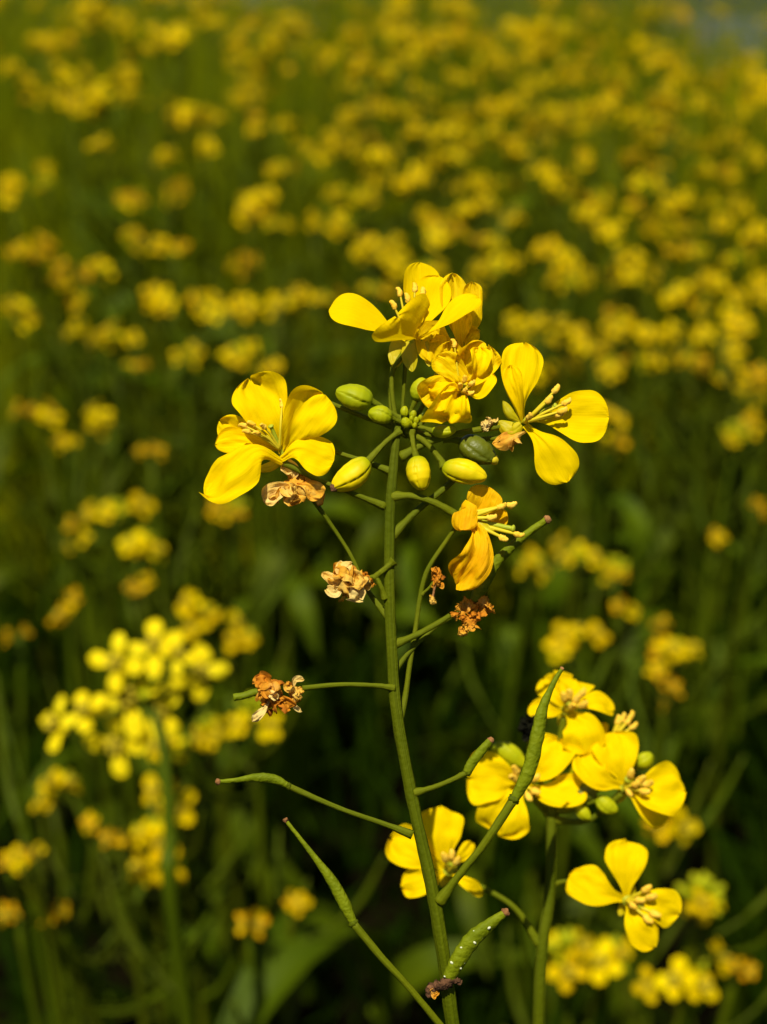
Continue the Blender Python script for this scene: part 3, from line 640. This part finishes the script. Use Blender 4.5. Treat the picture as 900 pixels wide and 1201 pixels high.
# spent flower with bare stamens
fl = flower_core(pl2, (716, 872, Z - 30), (726, 850, Z - 26), 4, label='spent flower with bare stamens above the broad right flower')
petal(fl, [(714, 872, Z - 32), (706, 860, Z - 30), (704, 848, Z - 34)], 20, Nf, 'petal_old', cup=.2, ruf=.2)
for tp in [(731, 842), (737, 846), (743, 852), (740, 840), (725, 845)]: stamen(fl, (716, 870, Z - 28), (*tp, Z - 20), ar=3.6, r=2.2)
pedicel(fl, [(650, 955, Z - 10), (680, 910, Z - 44), (714, 876, Z - 34)], 6)
b2 = [((577, 874), (617, 899), 25, 'bud', Z - 8), ((748, 899), (765, 884), 20, 'bud', Z - 26), ((676, 925), (700, 934), 24, 'bud_green', Z + 4), ((700, 936), (724, 952), 20, 'bud', Z + 8), ((677, 946), (692, 961), 15, 'bud', Z + 8), ((672, 912), (680, 896), 14, 'bud', Z), ((664, 926), (668, 912), 12, 'bud', Z + 2)]
for a, b, wd, m_, z_ in b2:
    bud(pl2, (*a, z_), (*b, z_ + 4), wd, m_, [(648, 952, Z), ((a[0] + 648) / 2, (a[1] + 950) / 2 + 4, z_ - 8)], 5.5)
crumple(pl2, (618, 853, Z + 20), 13, (0.2, 1, 0), 1.3, 8, 'black', label='shrivelled bud beside the diagonal pod, its shadow painted in black')
pedicel(pl2, [(648, 950, Z - 6), (628, 900, Z), (620, 866, Z + 12)], 5, 5)

# ------------------------------------------------------------ the field
rng = random.Random(11)
def frame(nv, roll):
    z = nrm(np.array(nv, float)); x = np.cross((0, 0, 1.0), z)
    x = nrm(x) if np.linalg.norm(x) > 1e-3 else np.array([1.0, 0, 0]); y = np.cross(z, x)
    c, s = math.cos(roll), math.sin(roll)
    return np.stack([c * x + s * y, c * y - s * x, z], 1)      # columns
def small_flower(seed, nu=7, nv=9, open_=1.0, wf=1.0, lf=1.0):
    """real-size rapeseed flower about 17 mm across, opening along +Z, centre at origin; verts, faces, mats"""
    r = random.Random(seed); mb = MB()
    for k in range(4):
        a = k * math.pi / 2 + r.uniform(-.2, .2) + (0.25 if k % 2 else 0)
        lift = r.uniform(0.0, 0.35) * (1 if open_ > .6 else 3)
        L = r.uniform(8.0, 10.0) * 1e-3 * lf
        d = np.array([math.cos(a), math.sin(a), 0]); zz = np.array([0, 0, 1.0])
        pts = [(0, 0, -.003), d * L * .45 + zz * L * (.10 + lift * .4), d * L * (1 - .35 * min(1, lift)) + zz * L * lift * .8]
        v, f, uv = petal_pts(pts, r.uniform(5.4, 6.8) * 1e-3 * wf * (1 if open_ > .6 else .7), (0, 0, 1) if open_ > .6 else -d + zz, cup=r.uniform(-.1, .15), ruf=.12 if open_ > .6 else .35, seed=seed * 5 + k, nu=nu, nv=nv)
        mb.add(v, f, uv, 0)
    for k in range(5):
        a = k * 1.26; e = np.array([math.cos(a) * .0022, math.sin(a) * .0022, .0048])
        v, f, uv = tube_pts([(0, 0, 0), e], [.0005, .0009], n=4, sides=5); mb.add(v, f, uv, 1)
    v, f, uv = tube_pts([(0, 0, -.006), (0, 0, -.002), (0, 0, .005)], [.0008, .0012, .0007], n=6, sides=6); mb.add(v, f, uv, 2)
    return mb
FV_MB = [small_flower(s) for s in range(1, 7)] + [small_flower(s, open_=.4) for s in range(20, 23)]
FLOW = [m_.mesh('flower', ['f_petal', 'f_core', 'f_stem'], np.zeros(3)) for m_ in FV_MB[:6]]
OLD = [m_.mesh('flower', ['f_petal_old', 'f_core', 'f_stem'], np.zeros(3)) for m_ in FV_MB[6:]]
def bud_cluster():
    mb = MB(); r = random.Random(3)
    for k in range(12):
        a = k * 2.4; q = .0014 * math.sqrt(k) * 1.3
        c = np.array([math.cos(a) * q, math.sin(a) * q, .004 - q * .8])
        v, f, uv = lump_pts(c, .0013, ax=(c[0], c[1], .004), elong=1.9, rough=.08, seed=k, nu=8, nv=7); mb.add(v, f, uv)
    return mb
BC = bud_cluster(); BCM = BC.mesh('bud_cluster', ['bud'], np.zeros(3))
def leaf_pts(L, wd, droop, seed):
    pts = [(0, 0, 0), (L * .35, 0, L * .22), (L * .7, 0, L * (.25 - droop * .3)), (L, 0, L * (.12 - droop))]
    prof = (np.array([0, .1, .3, .5, .75, .92, 1]), np.array([.25, .4, .85, 1, .75, .32, .04]))
    return petal_pts(pts, wd, (0, 0, 1), cup=.10, ruf=.16, seed=seed, nu=9, nv=14, notch=0, prof=prof)
LEAFM = []
for k in range(4):
    v, f, uv = leaf_pts(.085 + .02 * k, .022 + .004 * k, .25 + .15 * k, 40 + k)
    LEAFM.append(MB().add(v, f, uv).mesh('leaf', ['f_leaf'], np.zeros(3)))
def pod_mb(seed):
    r = random.Random(seed); mb = MB()
    v, f, uv = tube_pts([(0, 0, 0), (.010, 0, .003), (.018, 0, .008)], [.0006, .0005, .0007], n=6, sides=6); mb.add(v, f, uv)
    v, f, uv = tube_pts([(.018, 0, .008), (.030, .001, .020), (.040, 0, .034 + r.uniform(0, .01))], [.0008, .0015, .0014, .0005], n=10, sides=7); mb.add(v, f, uv)
    return mb
PODM = [pod_mb(s).mesh('pod', ['f_stem'], np.zeros(3)) for s in range(3)]
def inst(me, name, parent, loc, rot, sc):
    o = bpy.data.objects.new(name, me); COL.objects.link(o); o.parent = parent
    Mx = Matrix([list(r) for r in rot]).to_4x4()
    o.matrix_local = Matrix.Translation(Vector(np.asarray(loc) - ORG[parent.name])) @ Mx @ Matrix.Scale(sc, 4)
    return o

def head_layout(px, py, wd, ht, d, n, r):
    m = 1 + (wd > 38) + (wd > 58) + (wd > 80)
    lobes = [((k + .5) / m * 2 - 1 + r.uniform(-.15, .15) if m > 1 else 0, r.uniform(-.45, .45) if m > 1 else 0, r.uniform(.75, 1.15)) for k in range(m)]
    out = []
    for k in range(n):
        for _ in range(14):
            lx, ly, lr = lobes[k % m]
            a, q = r.uniform(0, 2 * math.pi), math.sqrt(r.random()) * lr
            ox, oy = lx * .8 + math.cos(a) * q * (1 if m == 1 else .55), ly + math.sin(a) * q * (.9 if m == 1 else .62)
            if all(((ox - p[0]) * wd) ** 2 + ((oy - p[1]) * ht) ** 2 > (FPX * .0125 / d) ** 2 for p in out): break
        out.append((ox, oy))
    res = []
    for ox, oy in out:
        k_ = 1.35 if r.random() < .12 else 1.0
        hw, hh = wd * .47 * k_, ht * .47 * k_
        p = at(px + ox * hw, py + oy * hh, d + (r.random() - .6) * .025)
        nv = nrm(np.array([ox * .9 + r.gauss(0, .35), -.55 + r.gauss(0, .35), .85 + r.gauss(0, .3)]))
        res.append((p, nv, r.uniform(0, 6.28)))
    return res
def depth_of(py):
    return float(np.interp(py, [0, 50, 150, 260, 370, 500, 620, 800, 1000, 1150], [1.9, 1.55, 1.20, 1.0, .86, .72, .64, .52, .45, .42]))
# (x, y, width, height, kind) of bloom heads the photo shows; kind: 1 bright, 0 dim/few, 2 orange fading
HEADS = [(115, 25, 70, 35, 0), (205, 42, 44, 36, 0), (50, 118, 66, 56, 0), (125, 112, 60, 46, 1), (217, 145, 46, 44, 1), (240, 168, 28, 36, 0), (190, 183, 34, 24, 0), (120, 170, 30, 20, 0),
 (285, 75, 44, 36, 0), (292, 115, 36, 28, 0), (345, 145, 32, 28, 0), (424, 130, 54, 30, 1), (398, 170, 64, 50, 1), (360, 180, 32, 30, 0), (437, 205, 42, 30, 1), (385, 72, 40, 30, 0), (415, 42, 34, 30, 0),
 (345, 22, 32, 20, 0), (10, 220, 30, 42, 1), (52, 212, 30, 30, 0), (150, 235, 32, 24, 2), (205, 228, 34, 26, 2), (300, 238, 54, 38, 1), (322, 265, 36, 26, 1), (290, 255, 28, 20, 0), (330, 197, 24, 20, 0),
 (203, 295, 44, 32, 0), (288, 307, 32, 26, 2), (38, 298, 52, 34, 2), (118, 320, 24, 24, 0), (92, 355, 18, 18, 2), (190, 352, 46, 36, 1), (20, 364, 42, 26, 1), (130, 395, 52, 30, 1), (158, 428, 26, 16, 2),
 (220, 418, 38, 24, 1), (285, 414, 30, 26, 1), (283, 362, 68, 38, 1), (338, 352, 52, 42, 1), (320, 432, 28, 16, 2), (45, 482, 60, 28, 2), (112, 492, 38, 30, 1), (176, 535, 22, 18, 2), (80, 517, 20, 14, 2),
 (436, 300, 52, 46, 1), (440, 342, 34, 22, 0), (475, 75, 42, 38, 1), (540, 15, 52, 28, 0), (507, 62, 28, 22, 0), (606, 35, 28, 26, 1), (664, 30, 46, 30, 1), (630, 55, 26, 26, 0), (585, 82, 50, 34, 0),
 (665, 140, 96, 56, 1), (607, 129, 52, 24, 1), (600, 176, 44, 40, 1), (706, 124, 50, 34, 1), (770, 156, 48, 30, 1), (745, 145, 34, 30, 0), (655, 203, 46, 36, 1), (664, 232, 38, 28, 0), (510, 185, 50, 42, 1),
 (484, 214, 54, 38, 1), (552, 214, 52, 38, 1), (570, 240, 34, 28, 0), (602, 256, 26, 26, 2), (736, 188, 26, 26, 2), (756, 220, 36, 28, 0), (815, 95, 62, 34, 0), (870, 75, 52, 46, 1), (838, 128, 44, 34, 1),
 (855, 168, 62, 40, 1), (892, 182, 22, 26, 0), (845, 12, 26, 22, 0), (800, 235, 44, 28, 1), (858, 236, 50, 42, 1), (782, 270, 66, 30, 1), (720, 268, 30, 30, 0), (868, 303, 34, 30, 0), (463, 300, 36, 50, 1),
 (575, 288, 42, 24, 0), (582, 316, 56, 26, 1), (655, 303, 60, 40, 1), (668, 330, 58, 30, 1), (742, 322, 70, 58, 1), (796, 296, 30, 28, 2), (858, 356, 64, 36, 1), (895, 338, 22, 40, 1), (872, 386, 28, 24, 0),
 (824, 398, 26, 22, 0), (762, 388, 60, 40, 1), (730, 378, 34, 30, 1), (660, 388, 84, 48, 1), (622, 385, 40, 34, 1), (690, 412, 46, 34, 1), (650, 432, 56, 28, 1), (756, 424, 46, 36, 0), (826, 430, 22, 22, 2),
 (882, 465, 34, 34, 1), (884, 496, 26, 24, 2), (704, 490, 52, 28, 0), (717, 520, 30, 24, 2), (540, 350, 40, 34, 0), (500, 318, 36, 30, 0), (865, 512, 24, 16, 0), (795, 345, 30, 26, 0), (700, 62, 36, 28, 0),
 (560, 50, 36, 30, 0), (735, 88, 40, 28, 0), (770, 60, 34, 26, 0), (895, 100, 24, 30, 0), (625, 98, 32, 22, 0), (535, 95, 38, 26, 0), (50, 50, 46, 30, 0), (160, 58, 40, 28, 0), (250, 30, 40, 26, 0), (20, 90, 40, 28, 0),
 (700, 15, 30, 22, 1), (796, 12, 26, 22, 0), (470, 22, 34, 24, 0), (300, 150, 30, 20, 0), (770, 195, 30, 20, 2), (700, 232, 32, 24, 0),
 (625, 662, 26, 34, 1), (680, 652, 62, 44, 1), (735, 718, 22, 38, 2), (675, 748, 62, 48, 1), (770, 737, 26, 22, 2), (796, 766, 72, 36, 1), (846, 632, 24, 18, 2), (785, 818, 20, 32, 2), (826, 1062, 34, 28, 0),
 (666, 1118, 38, 60, 1), (722, 1125, 42, 54, 1), (816, 1140, 72, 50, 1), (893, 596, 16, 22, 2), (868, 1136, 20, 16, 2), (722, 672, 20, 20, 0), (775, 790, 18, 14, 2),
 (132, 602, 64, 32, 1), (90, 628, 24, 34, 2), (163, 636, 46, 32, 1), (273, 598, 52, 28, 1), (165, 686, 26, 20, 2), (82, 716, 30, 44, 2), (240, 722, 84, 52, 1), (285, 750, 34, 32, 1),
 (296, 836, 62, 36, 1), (245, 860, 30, 28, 1), (197, 882, 30, 32, 1), (68, 926, 42, 42, 1), (211, 940, 56, 46, 1), (175, 984, 36, 34, 1), (182, 1026, 40, 46, 1), (290, 1081, 38, 36, 2), (15, 1070, 14, 16, 2),
 (66, 1075, 22, 16, 2), (14, 1010, 14, 14, 2), (342, 1058, 22, 16, 2), (20, 745, 22, 16, 2), (40, 1000, 22, 22, 2), (782, 970, 44, 36, 2), (140, 985, 22, 20, 2), (110, 970, 14, 14, 2)]
_h = random.Random(21)
_n = 0
while _n < 40:
    _x, _y = (_h.uniform(400, 895) if _n < 34 else _h.uniform(0, 400)), _h.uniform(95, 455)
    if 380 < _x < 720 and 300 < _y < 600: continue
    if any(abs(_x - q[0]) < (q[2] + 22) * .45 and abs(_y - q[1]) < (q[3] + 20) * .45 for q in HEADS): continue
    HEADS.append((round(_x), round(_y), round(_h.uniform(20, 42)), round(_h.uniform(16, 28)), _h.choice([0, 0, 1, 1, 2]))); _n += 1
def field_plant(px, py, wd, ht, kind, d, label, group, parts=True, nf=None, r=None, leafy=3, name='rapeseed_plant', podn=4):
    r = r or rng
    head = at(px, py, d)
    bx, by = head[0] + r.uniform(-.03, .03), head[1] + r.uniform(-.02, .05)
    base = np.array([bx, by, float(ground_z(bx, by)) - .004])
    top = head + np.array([0, .004, -ht / 2 * d / FPX * .6])
    midp = base * .45 + top * .55 + np.array([r.uniform(-.012, .012), r.uniform(-.01, .01), 0])
    spx = FPX * .017 / d
    n = nf or int(np.clip(wd * ht / (spx * spx) * 1.6 + 2, 3, 15))
    if kind == 0: n = max(3, int(n * .7))
    lay = head_layout(px, py, wd, ht, d, n, r)
    root = empty(name, base, label=label, category='flowering plant', group=group)
    mb = MB()
    v, f, uv = tube_pts([base, midp, top], [.0030, .0022, .0015], n=14, sides=7); mb.add(v, f, uv)
    for (p, nv, ro) in lay:
        q = p - nv * .006
        v, f, uv = tube_pts([top - np.array([0, 0, .004]), (top + q) / 2 - np.array([0, 0, .003]), q], [.0006, .0005, .0006], n=6, sides=5); mb.add(v, f, uv)
    mb.build('stem', 'f_stem', root, org=base)
    for i, (p, nv, ro) in enumerate(lay):
        old = (kind == 2 and r.random() < .65) or (kind == 0 and r.random() < .15) or (kind == 1 and r.random() < .05)
        inst(r.choice(OLD if old else FLOW), 'flower', root, p, frame(nv, ro), r.uniform(.65, 1.05) * min(1.0, max(.6, min(wd, ht) / spx / .8)))
    if kind != 2: inst(BCM, 'bud_cluster', root, top + np.array([0, 0, .004]), frame((0, -.2, 1), 0), r.uniform(.8, 1.3))
    for k in range(podn):
        t_ = r.uniform(.62, .95); p = (1 - t_) ** 2 * base + 2 * t_ * (1 - t_) * midp + t_ * t_ * top
        inst(r.choice(PODM), 'pod', root, base + (top - base) * t_ + (midp - (base * .45 + top * .55)) * (4 * t_ * (1 - t_)), frame((0, 0, 1), r.uniform(0, 6.28)), r.uniform(.8, 1.3))
    for k in range(leafy):
        t_ = r.uniform(.15, .72)
        inst(r.choice(LEAFM), 'leaf', root, base + (top - base) * t_ + (midp - (base * .45 + top * .55)) * (4 * t_ * (1 - t_)), frame((r.uniform(-.5, .5), r.uniform(-.5, .5), 1), r.uniform(0, 6.28)), r.uniform(.4, .9))
    return root

BANDS = [(40, 'along the very top edge'), (110, 'in the row just under the top edge'), (200, 'in the row above the topmost flower'), (280, 'in the row just above the topmost flower'), (345, 'level with the top of the topmost flower'),
         (410, 'level with the topmost flower petals'), (540, 'level with the left and right flowers'), (650, 'level with the small orange flower'), (790, 'level with the cream withered flower'),
         (900, 'level with the orange withered flower'), (1020, 'level with the slender left pod'), (1300, 'near the bottom edge')]
ORD = 'first second third fourth fifth sixth seventh eighth ninth tenth eleventh twelfth thirteenth fourteenth fifteenth sixteenth seventeenth eighteenth nineteenth twentieth twenty-first twenty-second twenty-third twenty-fourth twenty-fifth twenty-sixth twenty-seventh twenty-eighth twenty-ninth thirtieth thirty-first thirty-second thirty-third thirty-fourth thirty-fifth thirty-sixth thirty-seventh thirty-eighth thirty-ninth fortieth'.split()
groups = {}
for h in HEADS:
    b = next(i for i, (lim, _) in enumerate(BANDS) if h[1] < lim)
    groups.setdefault(b, []).append(h)
KN = {1: 'bright yellow', 0: 'dim yellow', 2: 'orange yellow'}
for b, hs in groups.items():
    hs.sort()
    for i, (x, y, wd, ht, kd) in enumerate(hs):
        wds = 'broad ' if wd > 58 else ('small ' if wd < 30 else '')
        lab = f'{wds}{KN[kd]} bloom head, {ORD[i] if i <= len(hs) // 2 else ORD[len(hs) - 1 - i]} from {"left" if i <= len(hs) // 2 else "right"} {BANDS[b][1]}'
        d = depth_of(y) * rng.uniform(.93, 1.07)
        if y > 580: d = depth_of(y) * rng.uniform(.95, 1.1)
        field_plant(x, y, wd, ht, kd, d, lab, 'blurred rapeseed plants of the field', leafy=(0 if y > 850 else 1 if y > 400 else 2), podn=(5 if y < 600 else 3))

# the large soft plant on the left with its single petals readable
dL = 0.37
hl = at(165, 800, dL); bl = np.array([hl[0] + .012, hl[1] + .03, 0]); bl[2] = float(ground_z(bl[0], bl[1])) - .004
pl3 = empty('rapeseed_plant', bl, label='pale yellow large flower head at left, nearest of the blurred plants, petals just readable', category='flowering plant', group='blurred rapeseed plants of the field')
topL = at(190, 870, dL)
mb = MB(); v, f, uv = tube_pts([bl, at(210, 1120, dL + .01), at(200, 980, dL), topL, at(165, 800, dL + .005)], [.0034, .0026, .0022, .0016, .0010], n=40, sides=9); mb.add(v, f, uv)
L3 = [(70, 850, .8, (-.9, -.7, .5)), (100, 836, .7, (-.1, -.7, 1.4)), (140, 778, .85, (-.3, -1, .2)), (182, 758, .85, (0, -1, .5)), (152, 818, 1.05, (0, -1, .1)), (140, 872, .95, (-.2, -1, -.2)), (186, 836, .9, (.1, -1, 0)),
      (232, 790, .9, (.5, -1, .3)), (208, 768, .6, (.5, -1, .9))]
PALE = [small_flower(60 + k, 9, 13, wf=.92, lf=1.12).mesh('flower', ['f_petal_pale', 'f_core', 'f_stem'], np.zeros(3)) for k in range(6)]
for (x, y, sc, nv) in L3:
    p = at(x, y, dL + rng.uniform(-.008, .012)); inst(PALE[int(x) % 6], 'flower', pl3, p, frame((nv[0], -.85, nv[2] * .6 + .5), rng.uniform(0, 6)), sc * 1.12)
    v, f, uv = tube_pts([at(165, 815, dL + .005), (at(165, 815, dL) + p) / 2 - np.array([0, 0, .003]), p - nrm(np.array(nv)) * .006], [.0007, .0006, .0007], n=8, sides=6); mb.add(v, f, uv)
mb.build('stem', 'f_stem', pl3, org=bl)
for k in range(5):
    t_ = (.35, .5, .6, .7, .8)[k]; inst(LEAFM[k % 4] if k < 3 else PODM[k % 3], 'leaf' if k < 3 else 'pod', pl3, bl + (topL - bl) * t_, frame((.1, .1, 1), 1.5 + k * 1.7), 1.1)
inst(BCM, 'bud_cluster', pl3, at(160, 790, dL + .004), frame((0, -.4, 1), 0), 1.4)

# further plants between and beyond the ones above: one mesh each
def far_mesh(seed):
    r = random.Random(seed); mb = MB(); H = .46
    v, f, uv = tube_pts([(0, 0, -H), (r.uniform(-.01, .01), 0, -H / 2), (0, 0, -.006)], [.003, .002, .0014], n=8, sides=5); mb.add(v, f, uv, 2)
    for k in range(r.randint(6, 9)):
        a = r.uniform(0, 6.28); q = r.uniform(.004, .016)
        c = np.array([math.cos(a) * q, math.sin(a) * q, r.uniform(-.012, .008)])
        src = r.choice(FV_MB[:6]); Rm = frame((c[0] * 40, c[1] * 40 - .3, .8), r.uniform(0, 6))
        V = np.concatenate(src.v) @ Rm.T + c
        n0 = mb.n; mb.v.append(V); mb.uv.append(np.concatenate(src.uv)); mb.f += [tuple(i + n0 for i in q_) for q_ in src.f]; mb.mi += src.mi; mb.n += len(V)
    for k in range(7):
        t_ = -r.uniform(.03, .22); Rm = frame((0, 0, 1), r.uniform(0, 6.28)); src = pod_mb(k)
        mb.add(np.concatenate(src.v) @ Rm.T + (0, 0, t_), src.f, None, 2)
    for k in range(5):
        v, f, uv = leaf_pts(r.uniform(.07, .12), r.uniform(.015, .03), .3, k + seed); Rm = frame((r.uniform(-.2, .2), 0, 1), r.uniform(0, 6.28))
        mb.add(v @ Rm.T + (0, 0, -r.uniform(.1, .35)), f, uv, 3)
    return mb.mesh('far_plant', ['f_petal', 'f_core', 'f_stem', 'f_leaf'], np.zeros(3))
FAR = [far_mesh(s) for s in range(8)]
frng = random.Random(77)
cnt = 0
while cnt < 110:
    d = frng.uniform(1.15, 3.1); px = frng.uniform(-30, 930)
    y = d * math.cos(PITCH) * 1.02
    x = (px - 450) / FPX * d
    z = float(ground_z(x, y)) + .45 * frng.uniform(.88, 1.10) - .09 * float(gap(x, y))
    # keep clear of the gaps where the water shows
    py = 600.5 - FPX * np.dot(np.array([x, y, z]) - CAM, UV_) / np.dot(np.array([x, y, z]) - CAM, FV)
    if py < 22 and (770 < px < 860 or 540 < px < 600 or 270 < px < 330 or 370 < px < 400): continue
    if py < -25: continue
    o = bpy.data.objects.new('rapeseed_plant', frng.choice(FAR)); COL.objects.link(o)
    o.location = (x, y, z); o.rotation_euler = (frng.uniform(-.08, .08), frng.uniform(-.08, .08), frng.uniform(0, 6.28))
    o['label'] = 'small strongly blurred rapeseed plant among the distant blooms under the top edge'; o['category'] = 'flowering plant'; o['group'] = 'distant rapeseed plants near the field crest'
    cnt += 1

# ------------------------------------------------------------ undergrowth
def blades(name, n, region, lab, hmin, hmax, wmin, wmax, seed, matn='grass'):
    r = np.random.default_rng(seed)
    y = region[0] + (region[1] - region[0]) * r.random(n) ** region[2]
    x = (r.random(n) - .5) * 2 * (y * .42 + .12)
    h = r.uniform(hmin, hmax, n) * (region[3](x, y) if region[3] else 1); wd = r.uniform(wmin, wmax, n)
    keep = h > .02; x, y, h, wd = x[keep], y[keep], h[keep], wd[keep]; n = len(x)
    a = r.uniform(0, 2 * math.pi, n); b = r.uniform(0, 2 * math.pi, n); lean = r.uniform(.03, .95, n) ** 1.2
    k = 5; t = np.linspace(0, 1, k)
    cx = x[:, None] + np.cos(b)[:, None] * (lean * h)[:, None] * t ** 2
    cy = y[:, None] + np.sin(b)[:, None] * (lean * h)[:, None] * t ** 2
    cz = (ground_z(x, y) - .004)[:, None] + h[:, None] * t * (1 - .25 * lean[:, None] * t)
    w_ = wd[:, None] / 2 * np.array([.6, 1, .9, .6, .08])
    V = np.empty((n, k, 2, 3))
    for s_, sg in ((0, -1), (1, 1)):
        V[:, :, s_, 0] = cx + sg * np.cos(a)[:, None] * w_; V[:, :, s_, 1] = cy + sg * np.sin(a)[:, None] * w_; V[:, :, s_, 2] = cz
    V = V.reshape(-1, 3)
    base = (np.arange(n) * k * 2)[:, None]
    q = np.concatenate([base + np.array([[2 * j, 2 * j + 1, 2 * j + 3, 2 * j + 2]]) for j in range(k - 1)], 1).reshape(-1, 4)
    me = bpy.data.meshes.new(name); me.vertices.add(len(V)); me.vertices.foreach_set('co', V.ravel())
    me.loops.add(q.size); me.loops.foreach_set('vertex_index', q.ravel().astype(np.int32))
    me.polygons.add(len(q)); me.polygons.foreach_set('loop_start', np.arange(0, q.size, 4, dtype=np.int32)); me.polygons.foreach_set('loop_total', np.full(len(q), 4, dtype=np.int32))
    me.update(calc_edges=True); me.materials.append(M[matn])
    me.polygons.foreach_set('use_smooth', [True] * len(q))
    o = bpy.data.objects.new(name, me); COL.objects.link(o); o['kind'] = 'stuff'; o['label'] = lab; o['category'] = 'undergrowth'
    return o
def patchy(x, y):
    # thin and low close by, where the photo falls into dark gaps; taller and denser towards the far field
    px = 450 + FPX * x / y * math.cos(PITCH)
    right = np.clip((px - 380) / 400, 0, 1)
    base = np.clip((y - .80 + .42 * right) / .62, 0, 1) ** .9 + .06
    nz = np.array([noise.noise(Vector((a * 7, b * 5, 2.0))) for a, b in zip(x, y)])
    k = np.clip(base, 0, 1.02) * (0.88 + .75 * np.where(y < 1.6, nz, nz * .4))
    return k * (1 - .24 * gap(x, y)) * (1 + .18 * np.clip((y - 1.6) / .8, 0, 1)) * np.clip((3.3 - y) / .3, .5, 1)
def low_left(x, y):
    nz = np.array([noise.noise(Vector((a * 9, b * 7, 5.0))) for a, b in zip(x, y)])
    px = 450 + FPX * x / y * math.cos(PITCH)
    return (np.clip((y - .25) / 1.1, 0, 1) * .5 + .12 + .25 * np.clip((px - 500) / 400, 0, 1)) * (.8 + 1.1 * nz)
blades('grass', 80000, (.95, 3.3, .72, patchy), 'tangle of thin green grass and stems filling the field between the flowers', .22, .53, .0008, .0034, 1)
blades('ground_cover', 6500, (.42, 1.5, .8, low_left), 'low herbs painted dark as if shaded under the nearer flowers', .12, .40, .002, .009, 3, 'herb')
blades('undergrowth', 3500, (.7, 3.2, .62, patchy), 'soft mass of broad green leaves low between the rapeseed stems', .10, .32, .004, .012, 2, 'f_leaf')

# the blooms beyond, out to the crest: uncountable in the photo
def distant_mass():
    r = np.random.default_rng(9); n = 130
    y = 1.5 + 1.6 * r.random(n) ** .8; x = (r.random(n) - .5) * 2 * (y * .42 + .1)
    z = ground_z(x, y) + r.uniform(.34, .47, n) - .10 * gap(x, y)
    mb = MB(); V, F, MI = [], [], []; k = 0
    for i in range(n):
        c = np.array([x[i], y[i], z[i]]); m_ = r.integers(7, 15); old = r.random() < .15
        for j in range(m_):
            p = c + r.normal(0, .014, 3) * (1, 1, .8); nv = nrm(r.normal(0, 1, 3) + (0, -.5, .7)); fr = frame(nv, r.random() * 6); a = r.uniform(.004, .0085)
            for q in ((-.5, -1, 0), (.5, -1, 0), (1, .3, .25), (.35, 1, .35), (-.35, 1, .35), (-1, .3, .25)): V.append(p + fr @ (np.array(q) * a))
            F.append((k, k + 1, k + 2, k + 3, k + 4, k + 5)); MI.append(1 if old else 0); k += 6
        for j in range(3):
            a = r.random() * 3.1; dx, dy = math.cos(a) * .0016, math.sin(a) * .0016; o_ = r.normal(0, .02, 2)
            V += [c + (dx, dy, -.004), c + (-dx, -dy, -.004), c + (o_[0] - dx, o_[1] - dy, -.30), c + (o_[0] + dx, o_[1] + dy, -.30)]
            F.append((k, k + 1, k + 2, k + 3)); MI.append(2); k += 4
    me = bpy.data.meshes.new('distant_blooms'); me.from_pydata([tuple(v_) for v_ in V], [], F)
    for m_ in ('f_petal', 'f_petal_old', 'f_stem'): me.materials.append(M[m_])
    me.polygons.foreach_set('material_index', MI); me.update()
    o = bpy.data.objects.new('distant_blooms', me); COL.objects.link(o)
    o['kind'] = 'stuff'; o['category'] = 'blooms'; o['label'] = 'hazy mass of small yellow blooms running to the field crest'
distant_mass()
